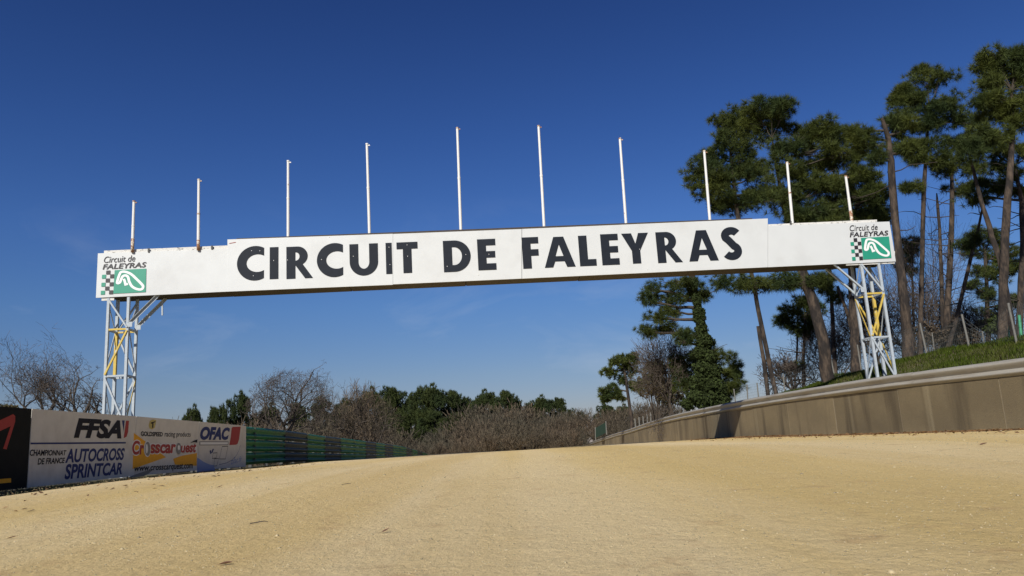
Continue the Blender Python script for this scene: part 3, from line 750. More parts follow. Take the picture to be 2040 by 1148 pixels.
# ------------------------------------------------------------------ advertising boards
def board(name, label, ya, yb, mat):
    a = np.array([ival(ya, LEFTX), ya, 0.]); b = np.array([ival(yb, LEFTX), yb, 0.]); u = (b-a)/np.linalg.norm(b-a); nrm = np.array([u[1], -u[0], 0.])
    za, zb_ = ival(ya, LEFTT), ival(yb, LEFTT)
    e = empty(name, ((a+b)/2)+np.array([0, 0, -.25])); org = np.array(e.location)
    a2 = a+u*.002; b2 = b-u*.002
    f0 = nrm*.10; bk = nrm*.085
    q = [a2+f0+[0, 0, za-1.2], b2+f0+[0, 0, zb_-1.2], b2+f0+[0, 0, zb_], a2+f0+[0, 0, za]]; r_ = [p-nrm*.018 for p in q]
    mesh_from('panel', np.array(q+r_)-org, [(0, 1, 2, 3), (5, 4, 7, 6), (0, 4, 5, 1), (1, 5, 6, 2), (2, 6, 7, 3), (3, 7, 4, 0)], mat, e)
    for t in (.04, .5, .96):
        m = MB(); p = a*(1-t)+b*t; zt = lerp(za, zb_, t)-.03; zg = -.6; m.box(p-np.array([0, 0, 0])+[0, 0, (zt+zg)/2]-org-nrm*.0, (.035, .035, (zt-zg)/2), (u, nrm, (0, 0, 1))); m.build('post', post_m, e)
    for dz in (.2, .95):
        m = MB(); m.bar(a2+nrm*.058+[0, 0, za-dz]-org, b2+nrm*.058+[0, 0, zb_-dz]-org, .044, .08); m.build('rear_batten', board_edge, e)
    tag(e, label, 'advertising board')
    return e, Plane(a+f0, u, nrm), org
A_ = lambda x, y: (x/4.08, 780+y/4.08)
B_ = lambda x, y: (230+x/7.556, 820+y/7.556)
def T(e, pl, org, s, q, mat, bold=.02, shear=0., lift=.003, cv=A_):
    return put('lettering', text_polys(s, bold, shear), pl, [cv(*p) for p in q], lift, mat, e, org)
# dark board
e, pl, org = board('advertising_board', 'dark board with a red angular mark and yellow stripe, nearest of the advertising boards', 8.3, 12.24, board_dark)
putpoly('emblem', [A_(*p) for p in [(-60, 262), (105, 185), (122, 200), (122, 245), (52, 472), (24, 465), (85, 282), (-60, 350)]], pl, .003, pr_red, e, org)
putpoly('stripe', [A_(*p) for p in [(-60, 718), (88, 705), (88, 740), (-60, 754)]], pl, .003, pr_orange, e, org)
# FFSA
e, pl, org = board('advertising_board', 'white board reading FFSA above CHAMPIONNAT DE FRANCE AUTOCROSS SPRINTCAR', 12.26, 16.3, board_white)
T(e, pl, org, 'FFSA', [(598, 380), (985, 385), (1000, 236), (598, 213)], pr_black, .05, .25)
putpoly('stripe', [A_(*p) for p in [(990, 236), (1012, 236), (1006, 330)]], pl, .003, pr_blue, e, org)
putpoly('stripe', [A_(*p) for p in [(1024, 237), (1048, 238), (1040, 330), (1028, 368), (1004, 381)]], pl, .003, pr_red, e, org)
putpoly('stripe', [A_(*p) for p in [(247, 416), (1022, 411), (1022, 424), (247, 431)]], pl, .003, pr_blue, e, org)
T(e, pl, org, 'CHAMPIONNAT', [(240, 525), (535, 520), (540, 478), (242, 472)], pr_black, .03, .15)
T(e, pl, org, 'DE FRANCE', [(303, 597), (524, 583), (528, 538), (306, 543)], pr_black, .03, .15)
T(e, pl, org, 'AUTOCROSS', [(527, 583), (1005, 558), (1015, 460), (534, 465)], pr_blue, .035, .15)
T(e, pl, org, 'SPRINTCAR', [(522, 718), (990, 674), (998, 577), (528, 590)], pr_blue, .035, .15)
# Goldspeed
e, pl, org = board('advertising_board', 'white and orange board reading GOLDSPEED racing products and www.crosscarquest.com', 16.32, 20.0, board_white)
pp = lambda nm, pts, mat, lift=.003, outline=None: putpoly(nm, [B_(*p) for p in pts], pl, lift, mat, e, org, outline)
pp('orange_triangle', [(238, 295), (435, 440), (760, 690), (205, 885)], pr_orange)
pp('orange_triangle', [(865, 712), (1000, 665), (1225, 625), (1222, 818), (895, 800)], pr_orange)
pp('emblem', [(515, 140), (560, 120), (612, 130), (605, 190), (590, 245), (550, 270), (510, 255), (498, 210)], pr_gold)
pp('emblem', [(530, 165), (600, 145), (598, 160), (570, 172), (566, 245), (548, 248), (552, 180), (530, 186)], pr_black, .005)
T(e, pl, org, 'GOLDSPEED', [(380, 372), (708, 378), (712, 312), (380, 297)], pr_black, .04, cv=B_)
T(e, pl, org, 'racing products', [(738, 405), (1130, 402), (1132, 310), (740, 298)], pr_black, .01, .1, cv=B_)
for s_, q in [('Cr', [(245, 655), (425, 650), (430, 445), (250, 432)]), ('sscar', [(512, 634), (905, 632), (908, 492), (514, 490)]), ('uest', [(978, 622), (1205, 618), (1218, 470), (982, 486)])]:
    g = [(q[0][0]-12, q[0][1]+14), (q[1][0]+12, q[1][1]+14), (q[2][0]+12, q[2][1]-14), (q[3][0]-12, q[3][1]-14)]
    T(e, pl, org, s_, g, pr_white, .10, .1, .005, B_); T(e, pl, org, s_, q, pr_red, .035, .1, .007, B_)
pp('tyre_print', [(475+52*math.cos(a), 562+122*math.sin(a)) for a in np.linspace(0, 6.0, 22)], pr_white, .0085)
pp('tyre_print', [(478+42*math.cos(a), 562+108*math.sin(a)) for a in np.linspace(0, 6.0, 22)], pr_grey, .010)
pp('tyre_print', [(462+18*math.cos(a), 560+72*math.sin(a)) for a in np.linspace(0, 6.0, 18)], pr_white, .012)
pp('wheel_print', [(948+36*math.cos(a), 562+88*math.sin(a)) for a in np.linspace(0, 6.0, 20)], pr_grey, .010)
pp('wheel_print', [(948+18*math.cos(a), 545+38*math.sin(a)) for a in np.linspace(0, 6.0, 16)], pr_white, .012)
pp('streak', [(195, 985), (420, 905), (575, 862), (500, 935), (420, 975), (200, 1000)], pr_grey, .003)
pp('streak', [(1120, 475), (1170, 442), (1229, 420), (1227, 470), (1180, 462)], pr_black, .009)
T(e, pl, org, 'www.crosscarquest.com', [(275, 930), (1160, 885), (1160, 775), (282, 822)], pr_black, .02, .12, .006, B_)
# OFAC
e, pl, org = board('advertising_board', 'white board reading OFAC in blue beside a red block, last before the green barrier', 20.02, 23.9, board_white)
T(e, pl, org, 'OFAC', [(1268, 430), (1705, 430), (1725, 240), (1280, 225)], pr_blue, .06, .2, cv=B_)
pp('red_block', [(1765, 232), (1885, 228), (1860, 420), (1838, 485), (1815, 500), (1712, 506), (1735, 380), (1748, 250)], pr_red)
pp('caption_bar', [(1262, 448), (1700, 450), (1698, 508), (1262, 512)], pr_grey)
pp('caption_bar', [(1275, 462), (1690, 463), (1688, 495), (1275, 498)], pr_white, .005)
pp('blue_corner', [(1228, 690)]+[(1228+250*t, 690+115*math.sin(t*1.57)) for t in np.linspace(.1, 1, 8)]+[(1500, 900), (1226, 925)], pr_skyblue)
putline('arc_line', [B_(*p) for p in [(1880, 505), (1860, 580), (1820, 660), (1760, 725), (1680, 772), (1560, 800)]], .012, pl, .003, pr_blue, e, org)
for q in [[(1605, 527), (1692, 525), (1655, 715), (1562, 715)], [(1470, 625), (1530, 622), (1515, 700), (1455, 705)], [(1490, 712), (1552, 708), (1525, 818), (1480, 822)]]:
    pp('outline_square', q, pr_black, .003, .016)
pp('tick', [(1415, 590), (1440, 580), (1440, 625), (1462, 560), (1482, 565), (1460, 620), (1425, 640)], pr_blue)
T(e, pl, org, 'ofac.fr', [(1735, 800), (1900, 745), (1905, 670), (1745, 700)], pr_skyblue, .0, .12, .003, B_)

# weedy strip under the boards and barrier, on earth that widens their shadow
def grass(name, pts, h, mat, w=.008, lean=.5):
    n = len(pts); a = rng.uniform(0, 2*math.pi, n); hh = h*rng.uniform(.5, 1.3, n)
    d = np.stack([np.cos(a), np.sin(a), np.zeros(n)], 1); dl = np.stack([np.cos(a+1.5), np.sin(a+1.5), np.zeros(n)], 1)*(rng.uniform(-lean, lean, n)*hh)[:, None]
    top = pts+dl+np.stack([np.zeros(n), np.zeros(n), hh], 1)
    V = np.stack([pts-d*w, pts+d*w, top], 1).reshape(-1, 3)
    return mesh_from(name, V, np.arange(3*n).reshape(n, 3), mat)
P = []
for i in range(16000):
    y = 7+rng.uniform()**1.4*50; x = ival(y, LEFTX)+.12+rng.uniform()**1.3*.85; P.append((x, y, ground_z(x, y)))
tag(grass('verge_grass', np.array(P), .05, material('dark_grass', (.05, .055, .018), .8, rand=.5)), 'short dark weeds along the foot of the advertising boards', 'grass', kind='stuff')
P = []
for i in range(70000):
    y = 13+rng.uniform()**1.1*27; xw = ival(y, WALLX); x = xw+.35+rng.uniform()*5.2; P.append((x, y, ground_z(x, y)-.01))
tag(grass('bank_grass', np.array(P), .10, grass_m, .012, .8), 'short green grass covering the bank behind the guardrail', 'grass', kind='stuff')

# ------------------------------------------------------------------ vegetation
def needles(centers, r_tuft, k, length, width, outdir=None, up=.35):
    """tufts of k needle triangles around every centre"""
    n = len(centers); c = np.repeat(centers, k, 0)
    d = rng.normal(0, 1, (n*k, 3))
    ax = np.repeat(outdir if outdir is not None else np.tile([0, 0, 1.], (n, 1)), k, 0)
    d = d/np.linalg.norm(d, axis=1)[:, None]+ax*.55+np.array([0, 0, up]); d /= np.linalg.norm(d, axis=1)[:, None]
    s = np.cross(d, rng.normal(0, 1, (n*k, 3))); s /= np.linalg.norm(s, axis=1)[:, None]+1e-9
    L_ = length*rng.uniform(.6, 1.25, (n*k, 1)); b = c+d*r_tuft*rng.uniform(0, .5, (n*k, 1))
    V = np.stack([b-s*width*.5, b+s*width*.5, b+d*L_], 1).reshape(-1, 3)
    return V
def crown_points(center, rad, dens, sub=.55, cden=7.5):
    """tuft centres gathered in sub-clumps inside an ellipsoid"""
    rx, ry, rz = rad; vol = rx*rz*1.0; ns = max(4, int(vol*cden+5)); out = []; dirs = []; cl = []
    for i in range(ns):
        d = rng.normal(0, 1, 3); d /= np.linalg.norm(d); q = rng.uniform(.2, 1.25)**.7
        sc = np.array(center)+d*np.array(rad)*q*.85; cl.append(sc)
        m = max(4, int(dens*.68*rng.uniform(.4, 1.5))); sr = sub*.74*rng.uniform(.5, 1.35)
        p = rng.normal(0, 1, (m, 3)); p /= np.linalg.norm(p, axis=1)[:, None]; pr_ = p*sr*rng.uniform(.35, 1, (m, 1))**.5*np.array([1.15, 1.15, .62])
        out.append(sc+pr_); dirs.append(p)
    return np.concatenate(out), np.concatenate(dirs), cl
def wob(a, b, n, amp):
    a = np.array(a, float); b = np.array(b, float); L_ = np.linalg.norm(b-a); pts = []
    off = np.zeros(3)
    for i in range(n+1):
        t = i/n; pts.append(a+(b-a)*t+off*math.sin(math.pi*t)); off = off+rng.normal(0, amp*L_, 3)*.6
    return pts
def pine(label, Y, trunk, blobs, cat='pine tree', group=None, dens=26, ndl=.25, wd=.0165, k=38, bare=0, sub=.55, mat=None, extra_trunks=(), name='pine_tree', dscale=.8):
    base = atY(trunk[0][0], trunk[0][1], Y); base[2] = ground_z(base[0], Y)
    e = empty(name, tuple(base)); tag(e, label, cat, group)
    def tr(tk, dy=0.):
        P_ = [atY(x, y, Y+dy+rng.uniform(-.1, .1)) for x, y, w in tk]; r_ = [(.74 if x > 1780 or w < 14 else .84)*w/2/FPX*Y for x, y, w in tk]
        b = P_[0].copy(); b[2] = ground_z(b[0], b[1])-.3
        if b[2] < P_[0][2]-.2: P_ = [b]+P_; r_ = [r_[0]*1.12]+r_
        # refine
        Q, S = [], []
        for i in range(len(P_)-1):
            for t in (0, .33, .66): Q.append(P_[i]*(1-t)+P_[i+1]*t+rng.normal(0, .07*r_[i], 3)); S.append((r_[i]*(1-t)+r_[i+1]*t)*rng.uniform(.975, 1.025))
        Q.append(P_[-1]); S.append(r_[-1]); return np.array(Q), np.array(S)
    Q, S = tr(trunk); m = MB(); m.tube(Q-base, S, 10); m.build('trunk', bark_pine, e, True)
    trunks = [(Q, S)]
    for tk in extra_trunks:
        q, s_ = tr(tk, .5); m = MB(); m.tube(q-base, s_, 9); m.build('trunk', bark_pine, e, True); trunks.append((q, s_))
    VV = []; lm = MB()
    for (bx, by, rx, ry) in blobs:
        c = atY(bx, by, Y+rng.uniform(-1, 1)*rx/FPX*Y*.7); s_ = Y/FPX
        rad = (rx*s_*1.12, max(rx, ry)*s_*dscale, ry*s_*1.15)
        pts, dirs, cl = crown_points(c, rad, dens, sub)
        VV.append(needles(pts, .1, k, ndl, wd, dirs))
        # limb from the nearest trunk, starting a bit lower than the blob
        best = None
        for (q, r_) in trunks:
            for i in range(len(q)):
                dd = np.linalg.norm(q[i]-c)+ .8*abs(q[i][2]-(c[2]-.25*np.linalg.norm((q[i]-c)[:2])))
                if best is None or dd < best[0]: best = (dd, q[i], r_[i])
        _, s0, r0 = best; r0 = min(r0*.6, .05+.02*np.linalg.norm(c-s0))
        ln = wob(s0, c, 5, .03); lm.tube(np.array(ln)-base, np.linspace(r0, r0*.45, 6), 5, False)
        for sc in cl[:10]:
            j = ln[int(rng.integers(2, 6))]; l2 = wob(j, sc, 3, .05); lm.tube(np.array(l2)-base, np.linspace(r0*.4, .012, 4), 4, False)
    for i in range(bare):
        q, r_ = trunks[int(rng.integers(0, len(trunks)))]; kx = int(rng.integers(len(q)//3, len(q)-1)); a = rng.uniform(0, 6.28); L_ = rng.uniform(.6, 2.0)
        l2 = wob(q[kx], q[kx]+np.array([math.cos(a), math.sin(a), rng.uniform(-.1, .4)])*L_, 4, .06); lm.tube(np.array(l2)-base, np.linspace(.025, .008, 5), 4, False)
    if lm.v: lm.build('branches', bark_dark, e, True)['kind'] = 'stuff'
    V = np.concatenate(VV)-base
    mesh_from('crown', V, np.arange(len(V)).reshape(-1, 3), mat or needle_m, e)
    return e

# near pines at the right, on and behind the bank
pine('large round pine behind the sign, its thick leaning trunk left of the right tower', 31,
     [(1650, 757, 30), (1640, 680, 27), (1622, 610, 25), (1600, 548, 23), (1577, 470, 17), (1560, 410, 12), (1548, 340, 8), (1538, 275, 4)],
     [(1500, 225, 42, 22), (1560, 228, 36, 24), (1608, 262, 24, 22), (1530, 262, 50, 26), (1565, 300, 42, 24), (1615, 320, 45, 32), (1650, 292, 28, 30), (1690, 345, 36, 30),
      (1655, 370, 48, 36), (1590, 372, 50, 32), (1625, 418, 55, 26), (1690, 405, 48, 34), (1735, 400, 26, 34), (1720, 440, 40, 22), (1750, 425, 14, 22), (1580, 425, 40, 18), (1668, 450, 60, 16), (1640, 560, 22, 14), (1560, 560, 34, 12), (1560, 345, 34, 20), (1560, 395, 36, 22), (1540, 210, 34, 12), (1640, 262, 20, 18), (1672, 275, 20, 16), (1705, 300, 22, 16), (1718, 348, 26, 20), (1745, 385, 16, 18), (1752, 442, 12, 16), (1640, 430, 40, 16), (1600, 440, 30, 12)], dens=30)
pine('pine with a broad left-hand crown behind the seventh and eighth flagpole, on two slim trunks', 37,
     [(1546, 785, 12), (1532, 720, 12), (1515, 640, 12), (1503, 575, 11), (1488, 500, 11), (1470, 430, 12), (1462, 370, 10), (1455, 300, 7)],
     [(1448, 255, 34, 26), (1480, 285, 40, 24), (1440, 290, 26, 20), (1422, 345, 34, 28), (1470, 350, 40, 26), (1395, 338, 20, 22), (1515, 345, 36, 22), (1430, 385, 40, 26), (1490, 395, 44, 22), (1450, 415, 38, 18), (1530, 400, 36, 20), (1400, 370, 22, 20), (1465, 240, 18, 16), (1420, 315, 28, 22), (1440, 360, 34, 22), (1482, 325, 30, 20), (1500, 250, 28, 18), (1510, 385, 26, 16), (1445, 560, 22, 12), (1490, 565, 46, 14), (1525, 575, 18, 10)],
     dens=28, extra_trunks=[[(1530, 785, 11), (1522, 720, 11), (1510, 650, 9)]])
pine('tall ivy-clad pine with layered limbs reaching left, beneath the right half of the sign', 40,
     [(1425, 800, 24), (1412, 740, 24), (1405, 690, 22), (1396, 640, 20), (1388, 600, 18), (1380, 560, 16), (1374, 520, 12)],
     [(1300, 578, 32, 12), (1345, 560, 40, 13), (1390, 562, 22, 12), (1295, 600, 26, 9), (1340, 598, 34, 11), (1375, 585, 24, 12), (1300, 632, 30, 9), (1335, 622, 24, 9), (1290, 662, 20, 9), (1318, 656, 22, 8), (1370, 665, 16, 14), (1355, 680, 16, 10), (1402, 590, 14, 8)],
     dens=20, sub=.42, bare=6)
# its ivy
def foliage(name, label, cat, Y, blobs, mat, leafsize=.09, n_per=900, kids=None, parent=None, org=None, dscale=.8, shell=.6):
    VV = []
    for (bx, by, rx, ry) in blobs:
        c = atY(bx, by, Y); s_ = Y/FPX; rad = np.array([rx*s_, max(rx, ry*.6)*s_*dscale, ry*s_])
        n_ = int(n_per*rx*ry/400.)+40; d = rng.normal(0, 1, (n_, 3)); d /= np.linalg.norm(d, axis=1)[:, None]
        lump = 1+.16*np.sin(d[:, :1]*7+d[:, 2:]*5+bx)+.1*np.sin(d[:, 2:]*13+d[:, 1:2]*9)
        p = c+d*rad*(shell+(1-shell)*rng.uniform(0, 1, (n_, 1))**.5)*lump
        u = rng.normal(0, 1, (n_, 3)); u /= np.linalg.norm(u, axis=1)[:, None]; w = np.cross(u, d+rng.normal(0, .5, (n_, 3))); w /= np.linalg.norm(w, axis=1)[:, None]+1e-9
        s2 = leafsize*rng.uniform(.5, 1.2, (n_, 1))
        VV.append(np.stack([p-u*s2, p-w*s2*.55, p+u*s2, p+w*s2*.55], 1).reshape(-1, 3))
    V = np.concatenate(VV)-(org if org is not None else 0)
    o = mesh_from(name, V, np.arange(len(V)).reshape(-1, 4), mat, parent)
    if label: tag(o, label, cat)
    return o
foliage('ivy', 'dark green ivy clothing the trunk of the tall pine and spreading at its foot', 'ivy', 39.7,
        [(1388, 600, 9, 16), (1393, 628, 13, 18), (1397, 655, 12, 18), (1404, 680, 18, 17), (1396, 705, 15, 16), (1412, 712, 16, 16), (1400, 735, 20, 16), (1420, 742, 17, 17), (1392, 762, 19, 17), (1415, 768, 22, 17), (1432, 775, 15, 18), (1388, 792, 20, 18), (1410, 798, 24, 18), (1436, 802, 20, 16), (1370, 805, 14, 12)], ivy_m, .075, 2300)
pine('low bushy pine spreading right of the ivy-clad trunk', 42, [(1432, 800, 12), (1430, 760, 10), (1425, 720, 8)],
     [(1440, 712, 28, 14), (1460, 735, 22, 16), (1425, 745, 30, 18), (1452, 765, 20, 14), (1380, 715, 26, 18), (1350, 725, 22, 18), (1355, 750, 24, 16), (1400, 700, 22, 12), (1462, 750, 14, 9), (1445, 785, 20, 12), (1365, 770, 20, 14)], dens=22, sub=.45)
pine('small open pine at the left end of the right-hand trees, above the brown thicket', 62,
     [(1257, 825, 9), (1250, 780, 8), (1244, 740, 7), (1240, 715, 5)],
     [(1235, 722, 22, 10), (1260, 735, 16, 12), (1220, 738, 14, 9), (1245, 755, 18, 10), (1215, 775, 14, 7), (1208, 792, 14, 7), (1230, 786, 14, 8), (1262, 765, 16, 12), (1250, 712, 14, 7)],
     dens=14, sub=.5, ndl=.3, wd=.05)
pine('short dark pine between the slim twin trunks and the thick leaning trunk', 42,
     [(1601, 770, 9), (1600, 720, 8), (1603, 670, 8), (1604, 630, 6)],
     [(1600, 600, 24, 14), (1575, 620, 22, 14), (1612, 625, 24, 16), (1560, 638, 14, 9), (1625, 650, 16, 14), (1580, 655, 18, 12), (1608, 665, 16, 12), (1586, 730, 15, 9), (1618, 605, 14, 12)], dens=24, sub=.42, bare=8)
pine('slender straight pine trunk directly left of the right tower', 37,
     [(1664, 745, 12), (1661, 690, 11), (1658, 620, 10), (1655, 560, 10), (1650, 500, 9), (1648, 460, 8)],
     [(1640, 575, 24, 14), (1668, 588, 16, 12), (1628, 560, 20, 10)], dens=16, bare=8, sub=.4)
pine('thick pine trunk standing immediately behind the right tower', 33,
     [(1706, 738, 24), (1703, 680, 22), (1700, 620, 20), (1698, 560, 18), (1694, 480, 15), (1690, 420, 12)],
     [(1690, 432, 30, 14), (1655, 325, 20, 16)], dens=18, bare=6, extra_trunks=[[(1703, 700, 8), (1690, 630, 9), (1668, 570, 8)]])
pine('tall pine with a broken top just right of the sign end', 27.5,
     [(1812, 712, 34), (1806, 660, 29), (1801, 600, 25), (1795, 540, 23), (1786, 460, 20), (1779, 390, 18), (1774, 320, 16), (1770, 280, 14), (1762, 250, 12), (1757, 236, 9)],
     [(1735, 275, 20, 12), (1708, 262, 18, 12), (1740, 300, 18, 9), (1715, 285, 16, 9), (1748, 320, 10, 8), (1780, 250, 20, 18), (1805, 260, 26, 20), (1790, 290, 20, 12), (1812, 300, 18, 10)], dens=20, sub=.36, bare=8, ndl=.23, wd=.015)
pine('pine with a broad upper crown whose slim straight trunk stands second right of the sign', 33,
     [(1833, 700, 15), (1834, 640, 13), (1836, 560, 12), (1838, 470, 12), (1841, 380, 12), (1845, 300, 9), (1850, 230, 6)],
     [(1845, 145, 28, 14), (1830, 175, 34, 16), (1870, 160, 24, 14), (1795, 195, 20, 12), (1815, 215, 32, 18), (1860, 205, 34, 20), (1900, 205, 24, 18), (1840, 245, 40, 18), (1880, 245, 36, 20), (1912, 240, 22, 18), (1790, 235, 24, 16), (1855, 290, 30, 18), (1830, 320, 24, 14), (1870, 322, 26, 14), (1812, 372, 12, 8), (1795, 180, 10, 8)], dens=26, sub=.5)
pine('pine with two stems parting low down, right of the slim straight trunk', 34,
     [(1885, 700, 20), (1888, 620, 17), (1893, 520, 15), (1897, 430, 13), (1896, 360, 10), (1895, 300, 7)],
     [(1900, 290, 30, 16), (1925, 330, 28, 16), (1880, 340, 22, 12), (1910, 375, 26, 12), (1935, 290, 26, 18), (1940, 250, 20, 16)], dens=22, sub=.45, bare=22,
     extra_trunks=[[(1878, 640, 12), (1876, 560, 11), (1873, 480, 9), (1868, 410, 8), (1866, 385, 3)]])
pine('thin trunk leaning steeply to the right in front of the dark pine', 32,
     [(1886, 702, 12), (1902, 650, 11), (1918, 580, 10), (1935, 510, 9), (1948, 460, 7), (1958, 410, 5)],
     [(1918, 490, 14, 6), (1935, 480, 14, 8)], dens=12, sub=.35, bare=14)
pine('stout forked pine whose high crown is cut by the top right corner', 26,
     [(1998, 682, 26), (1999, 600, 24), (2001, 500, 22), (2006, 420, 21), (2013, 340, 17), (2018, 260, 13), (2015, 180, 8)],
     [(1990, 110, 34, 14), (1960, 125, 24, 16), (2025, 112, 26, 14), (1985, 145, 34, 18), (2025, 150, 26, 22), (1965, 165, 24, 14), (1990, 195, 34, 20), (2030, 200, 24, 24), (1955, 205, 20, 14), (1985, 235, 32, 18), (2028, 245, 24, 18), (2040, 130, 24, 18), (2060, 170, 26, 34), (2070, 110, 24, 24), (2060, 240, 30, 26), (1935, 300, 24, 18), (1960, 270, 24, 16), (1990, 275, 26, 16), (2010, 215, 30, 20)], dens=26, sub=.42, ndl=.23, wd=.015,
     extra_trunks=[[(1993, 520, 15), (1975, 470, 15), (1957, 410, 12), (1942, 350, 9), (1932, 310, 6), (1926, 270, 3)]])
pine('pine with brown lower foliage above the leaning trunks at the right', 31,
     [(2030, 690, 18), (2033, 600, 17), (2038, 480, 15), (2036, 400, 13), (2020, 330, 9)],
     [(2000, 300, 30, 18), (1975, 330, 30, 14), (2025, 340, 26, 20), (1960, 290, 22, 14), (1990, 370, 28, 14), (2030, 390, 24, 16), (1960, 365, 20, 10), (2050, 310, 26, 26), (1945, 395, 16, 8)], dens=22, sub=.45, bare=16)
pine('dense dark green pine filling the gap behind the forked trunk at the right', 45,
     [(1970, 690, 14), (1968, 640, 12), (1965, 560, 10), (1962, 500, 8)],
     [(1950, 468, 24, 14), (1975, 475, 24, 16), (1940, 500, 22, 12), (1975, 510, 26, 16), (1955, 540, 24, 12), (1985, 550, 22, 16), (1940, 570, 18, 10), (1965, 590, 22, 12), (2010, 500, 20, 20), (2025, 540, 18, 20), (1975, 625, 24, 14), (1960, 650, 18, 10), (2020, 600, 18, 16)], dens=26, sub=.5)
pine('small evergreen glimpsed between the broken-topped trunk and the slim trunk', 40,
     [(1822, 700, 7), (1820, 640, 7), (1818, 560, 6)],
     [(1812, 505, 16, 16), (1806, 535, 14, 14), (1818, 490, 12, 10)], dens=22, sub=.45, bare=6)
pine('pair of yellowish pine boughs just under the right end of the beam', 44,
     [(1583, 775, 5), (1588, 700, 5), (1590, 620, 5)], [(1578, 566, 20, 8), (1610, 560, 16, 8)], dens=16, sub=.4)

# bare broadleaved trees
def bare_geo(h, spread, levels=6, r0=.12, seed=1, lean=0., up=.35, kids=3, fork=.30, rmin=.006, env=None):
    r = np.random.default_rng(seed); m = MB(); TW = []
    def grow(p, d, L_, rad, lev):
        n_ = 3 if lev < levels-1 else 2; pts = [p]; q = p; dd = d
        for i in range(n_):
            dd = dd+r.normal(0, .17, 3)+np.array([0, 0, up*.10]); dd /= np.linalg.norm(dd); q = q+dd*L_/n_; pts.append(q)
        if lev >= levels-1:
            for i in range(n_):
                s_ = np.cross(pts[i+1]-pts[i], r.normal(0, 1, 3)); s_ /= np.linalg.norm(s_)+1e-9
                w0 = max(rad*(1-i*.2), rmin); w1 = max(rad*(.8-i*.2), rmin*.7)
                TW.append([pts[i]-s_*w0, pts[i]+s_*w0, pts[i+1]+s_*w1, pts[i+1]-s_*w1])
        else: m.tube(pts, np.maximum(np.linspace(rad, rad*.72, n_+1), rmin), 8 if lev == 0 else (5 if lev < 3 else 3), False)
        if lev >= levels: return
        nk = kids+1 if lev in (0, 1) else kids
        a0 = r.uniform(0, 6.28)
        b1 = np.cross(dd, [0.3, 1, .2]); b1 /= np.linalg.norm(b1); b2 = np.cross(dd, b1)
        for i in range(nk):
            idx = n_ if (i < 2 or lev == 0) else int(r.integers(1, n_+1)); bp = pts[idx]
            a = a0+i*2.4+r.uniform(-.5, .5); ang = (r.uniform(.25, .5) if i == 0 else r.uniform(.55, 1.05))*spread
            nd = dd*math.cos(ang)+(b1*math.cos(a)+b2*math.sin(a))*math.sin(ang)+np.array([0, 0, up*.22]); nd /= np.linalg.norm(nd)
            if env:
                e_ = bp+nd*L_*.75; inside = (e_[0]**2+e_[1]**2)/env[0]**2+((e_[2]-(h-env[1]))/env[1])**2
                if inside > 1.0 and lev > 0:
                    nd = nd*.4+np.array([-bp[0], -bp[1], h-env[1]-bp[2]])/(h)*.6+r.normal(0, .25, 3); nd /= np.linalg.norm(nd)
                    grow(bp, nd, L_*.55, rad*.5, lev+1); continue
                if lev == 0: grow(bp, nd, env[1]*r.uniform(.55, .75), rad*(.68 if i == 0 else .52), 1); continue
            grow(bp, nd, L_*(r.uniform(.72, .95) if lev > 0 else r.uniform(.65, .9)), rad*((.70 if env else .76) if i == 0 else (.50 if env else .56)), lev+1)
    grow(np.zeros(3), np.array([lean, 0, 1.]), h*fork, r0, 0)
    tw = np.array(TW).reshape(-1, 3)
    v = np.array(m.v); top = np.percentile(tw[:, 2], 99.5); s_ = h/top if not env else min(1.25, max(.9, h/top))
    return v*s_, m.f, tw*s_
def bare_tree(label, px, py_top, Y, base_px=None, spread=1., seed=1, levels=6, r0=.13, group=None, mat=bark_grey, tmat=twig_m, lean=0., width=None, name='bare_tree', fork=.3, kids=3, up=.35, cat='tree', rm=.00019, env=None):
    bx = atY(base_px or px, 850, Y)[0]; zb = ground_z(bx, Y)-.1; zt = atY(px, py_top, Y)[2]; h = zt-zb
    v, f, tw = bare_geo(h, spread, levels, r0, seed, lean, up, kids, fork, rm*Y, env)
    e = empty(name, (bx, Y, zb)); tag(e, label, cat, group)
    sx_ = 1.
    if width: sx_ = min(1.6, max(.6, (width/FPX*Y)/(np.percentile(tw[:, 0], 99)-np.percentile(tw[:, 0], 1))))
    S = np.array([sx_, sx_, 1.])
    # let the whole tree lean so that its crown stands over the wanted spot
    want = atY(px, 800, Y)[0]-bx; kx = (want-np.mean(tw[:, 0])*sx_)/max(.1, np.mean(tw[:, 2])); kx = max(-.35, min(.35, kx))
    v = v.copy(); tw = tw.copy(); v[:, 0] += v[:, 2]*kx/sx_; tw[:, 0] += tw[:, 2]*kx/sx_
    mesh_from('trunk', v*S, f, mat, e, True)
    mesh_from('crown', tw*S, np.arange(len(tw)).reshape(-1, 4), tmat, e)
    return e
bare_tree('leftmost bare winter tree above the dark advertising board', 55, 686, 62, 60, .9, 12, 7, .24, fork=.42, rm=.00014, env=(2.3, 3.1), up=.2)
bare_tree('bare winter tree between the leftmost one and the left tower', 120, 684, 60, 112, .9, 6, 7, .26, fork=.40, rm=.00014, env=(2.9, 3.3), up=.2)
bare_tree('bare stub-topped tree right behind the second bare tree at the left', 150, 770, 66, 150, 1.0, 8, 6, .14, fork=.35, rm=.00012, env=(1.8, 2.0), up=.2)
bare_tree('wide bare oak standing clear above the thicket left of centre', 575, 738, 84, 558, .95, 23, 7, .36, mat=bark_grey, fork=.42, rm=.00014, env=(4.3, 3.6), up=.2)
bare_tree('round twiggy bare tree in front of the dark pinewood', 725, 768, 88, 728, 1.0, 31, 7, .35, mat=bark_grey, width=110, fork=.2, tmat=twig_brown)
bare_tree('bare pale-tipped tree behind the twiggy one left of the pinewood', 690, 770, 112, 690, 1.0, 33, 6, .2, width=80)
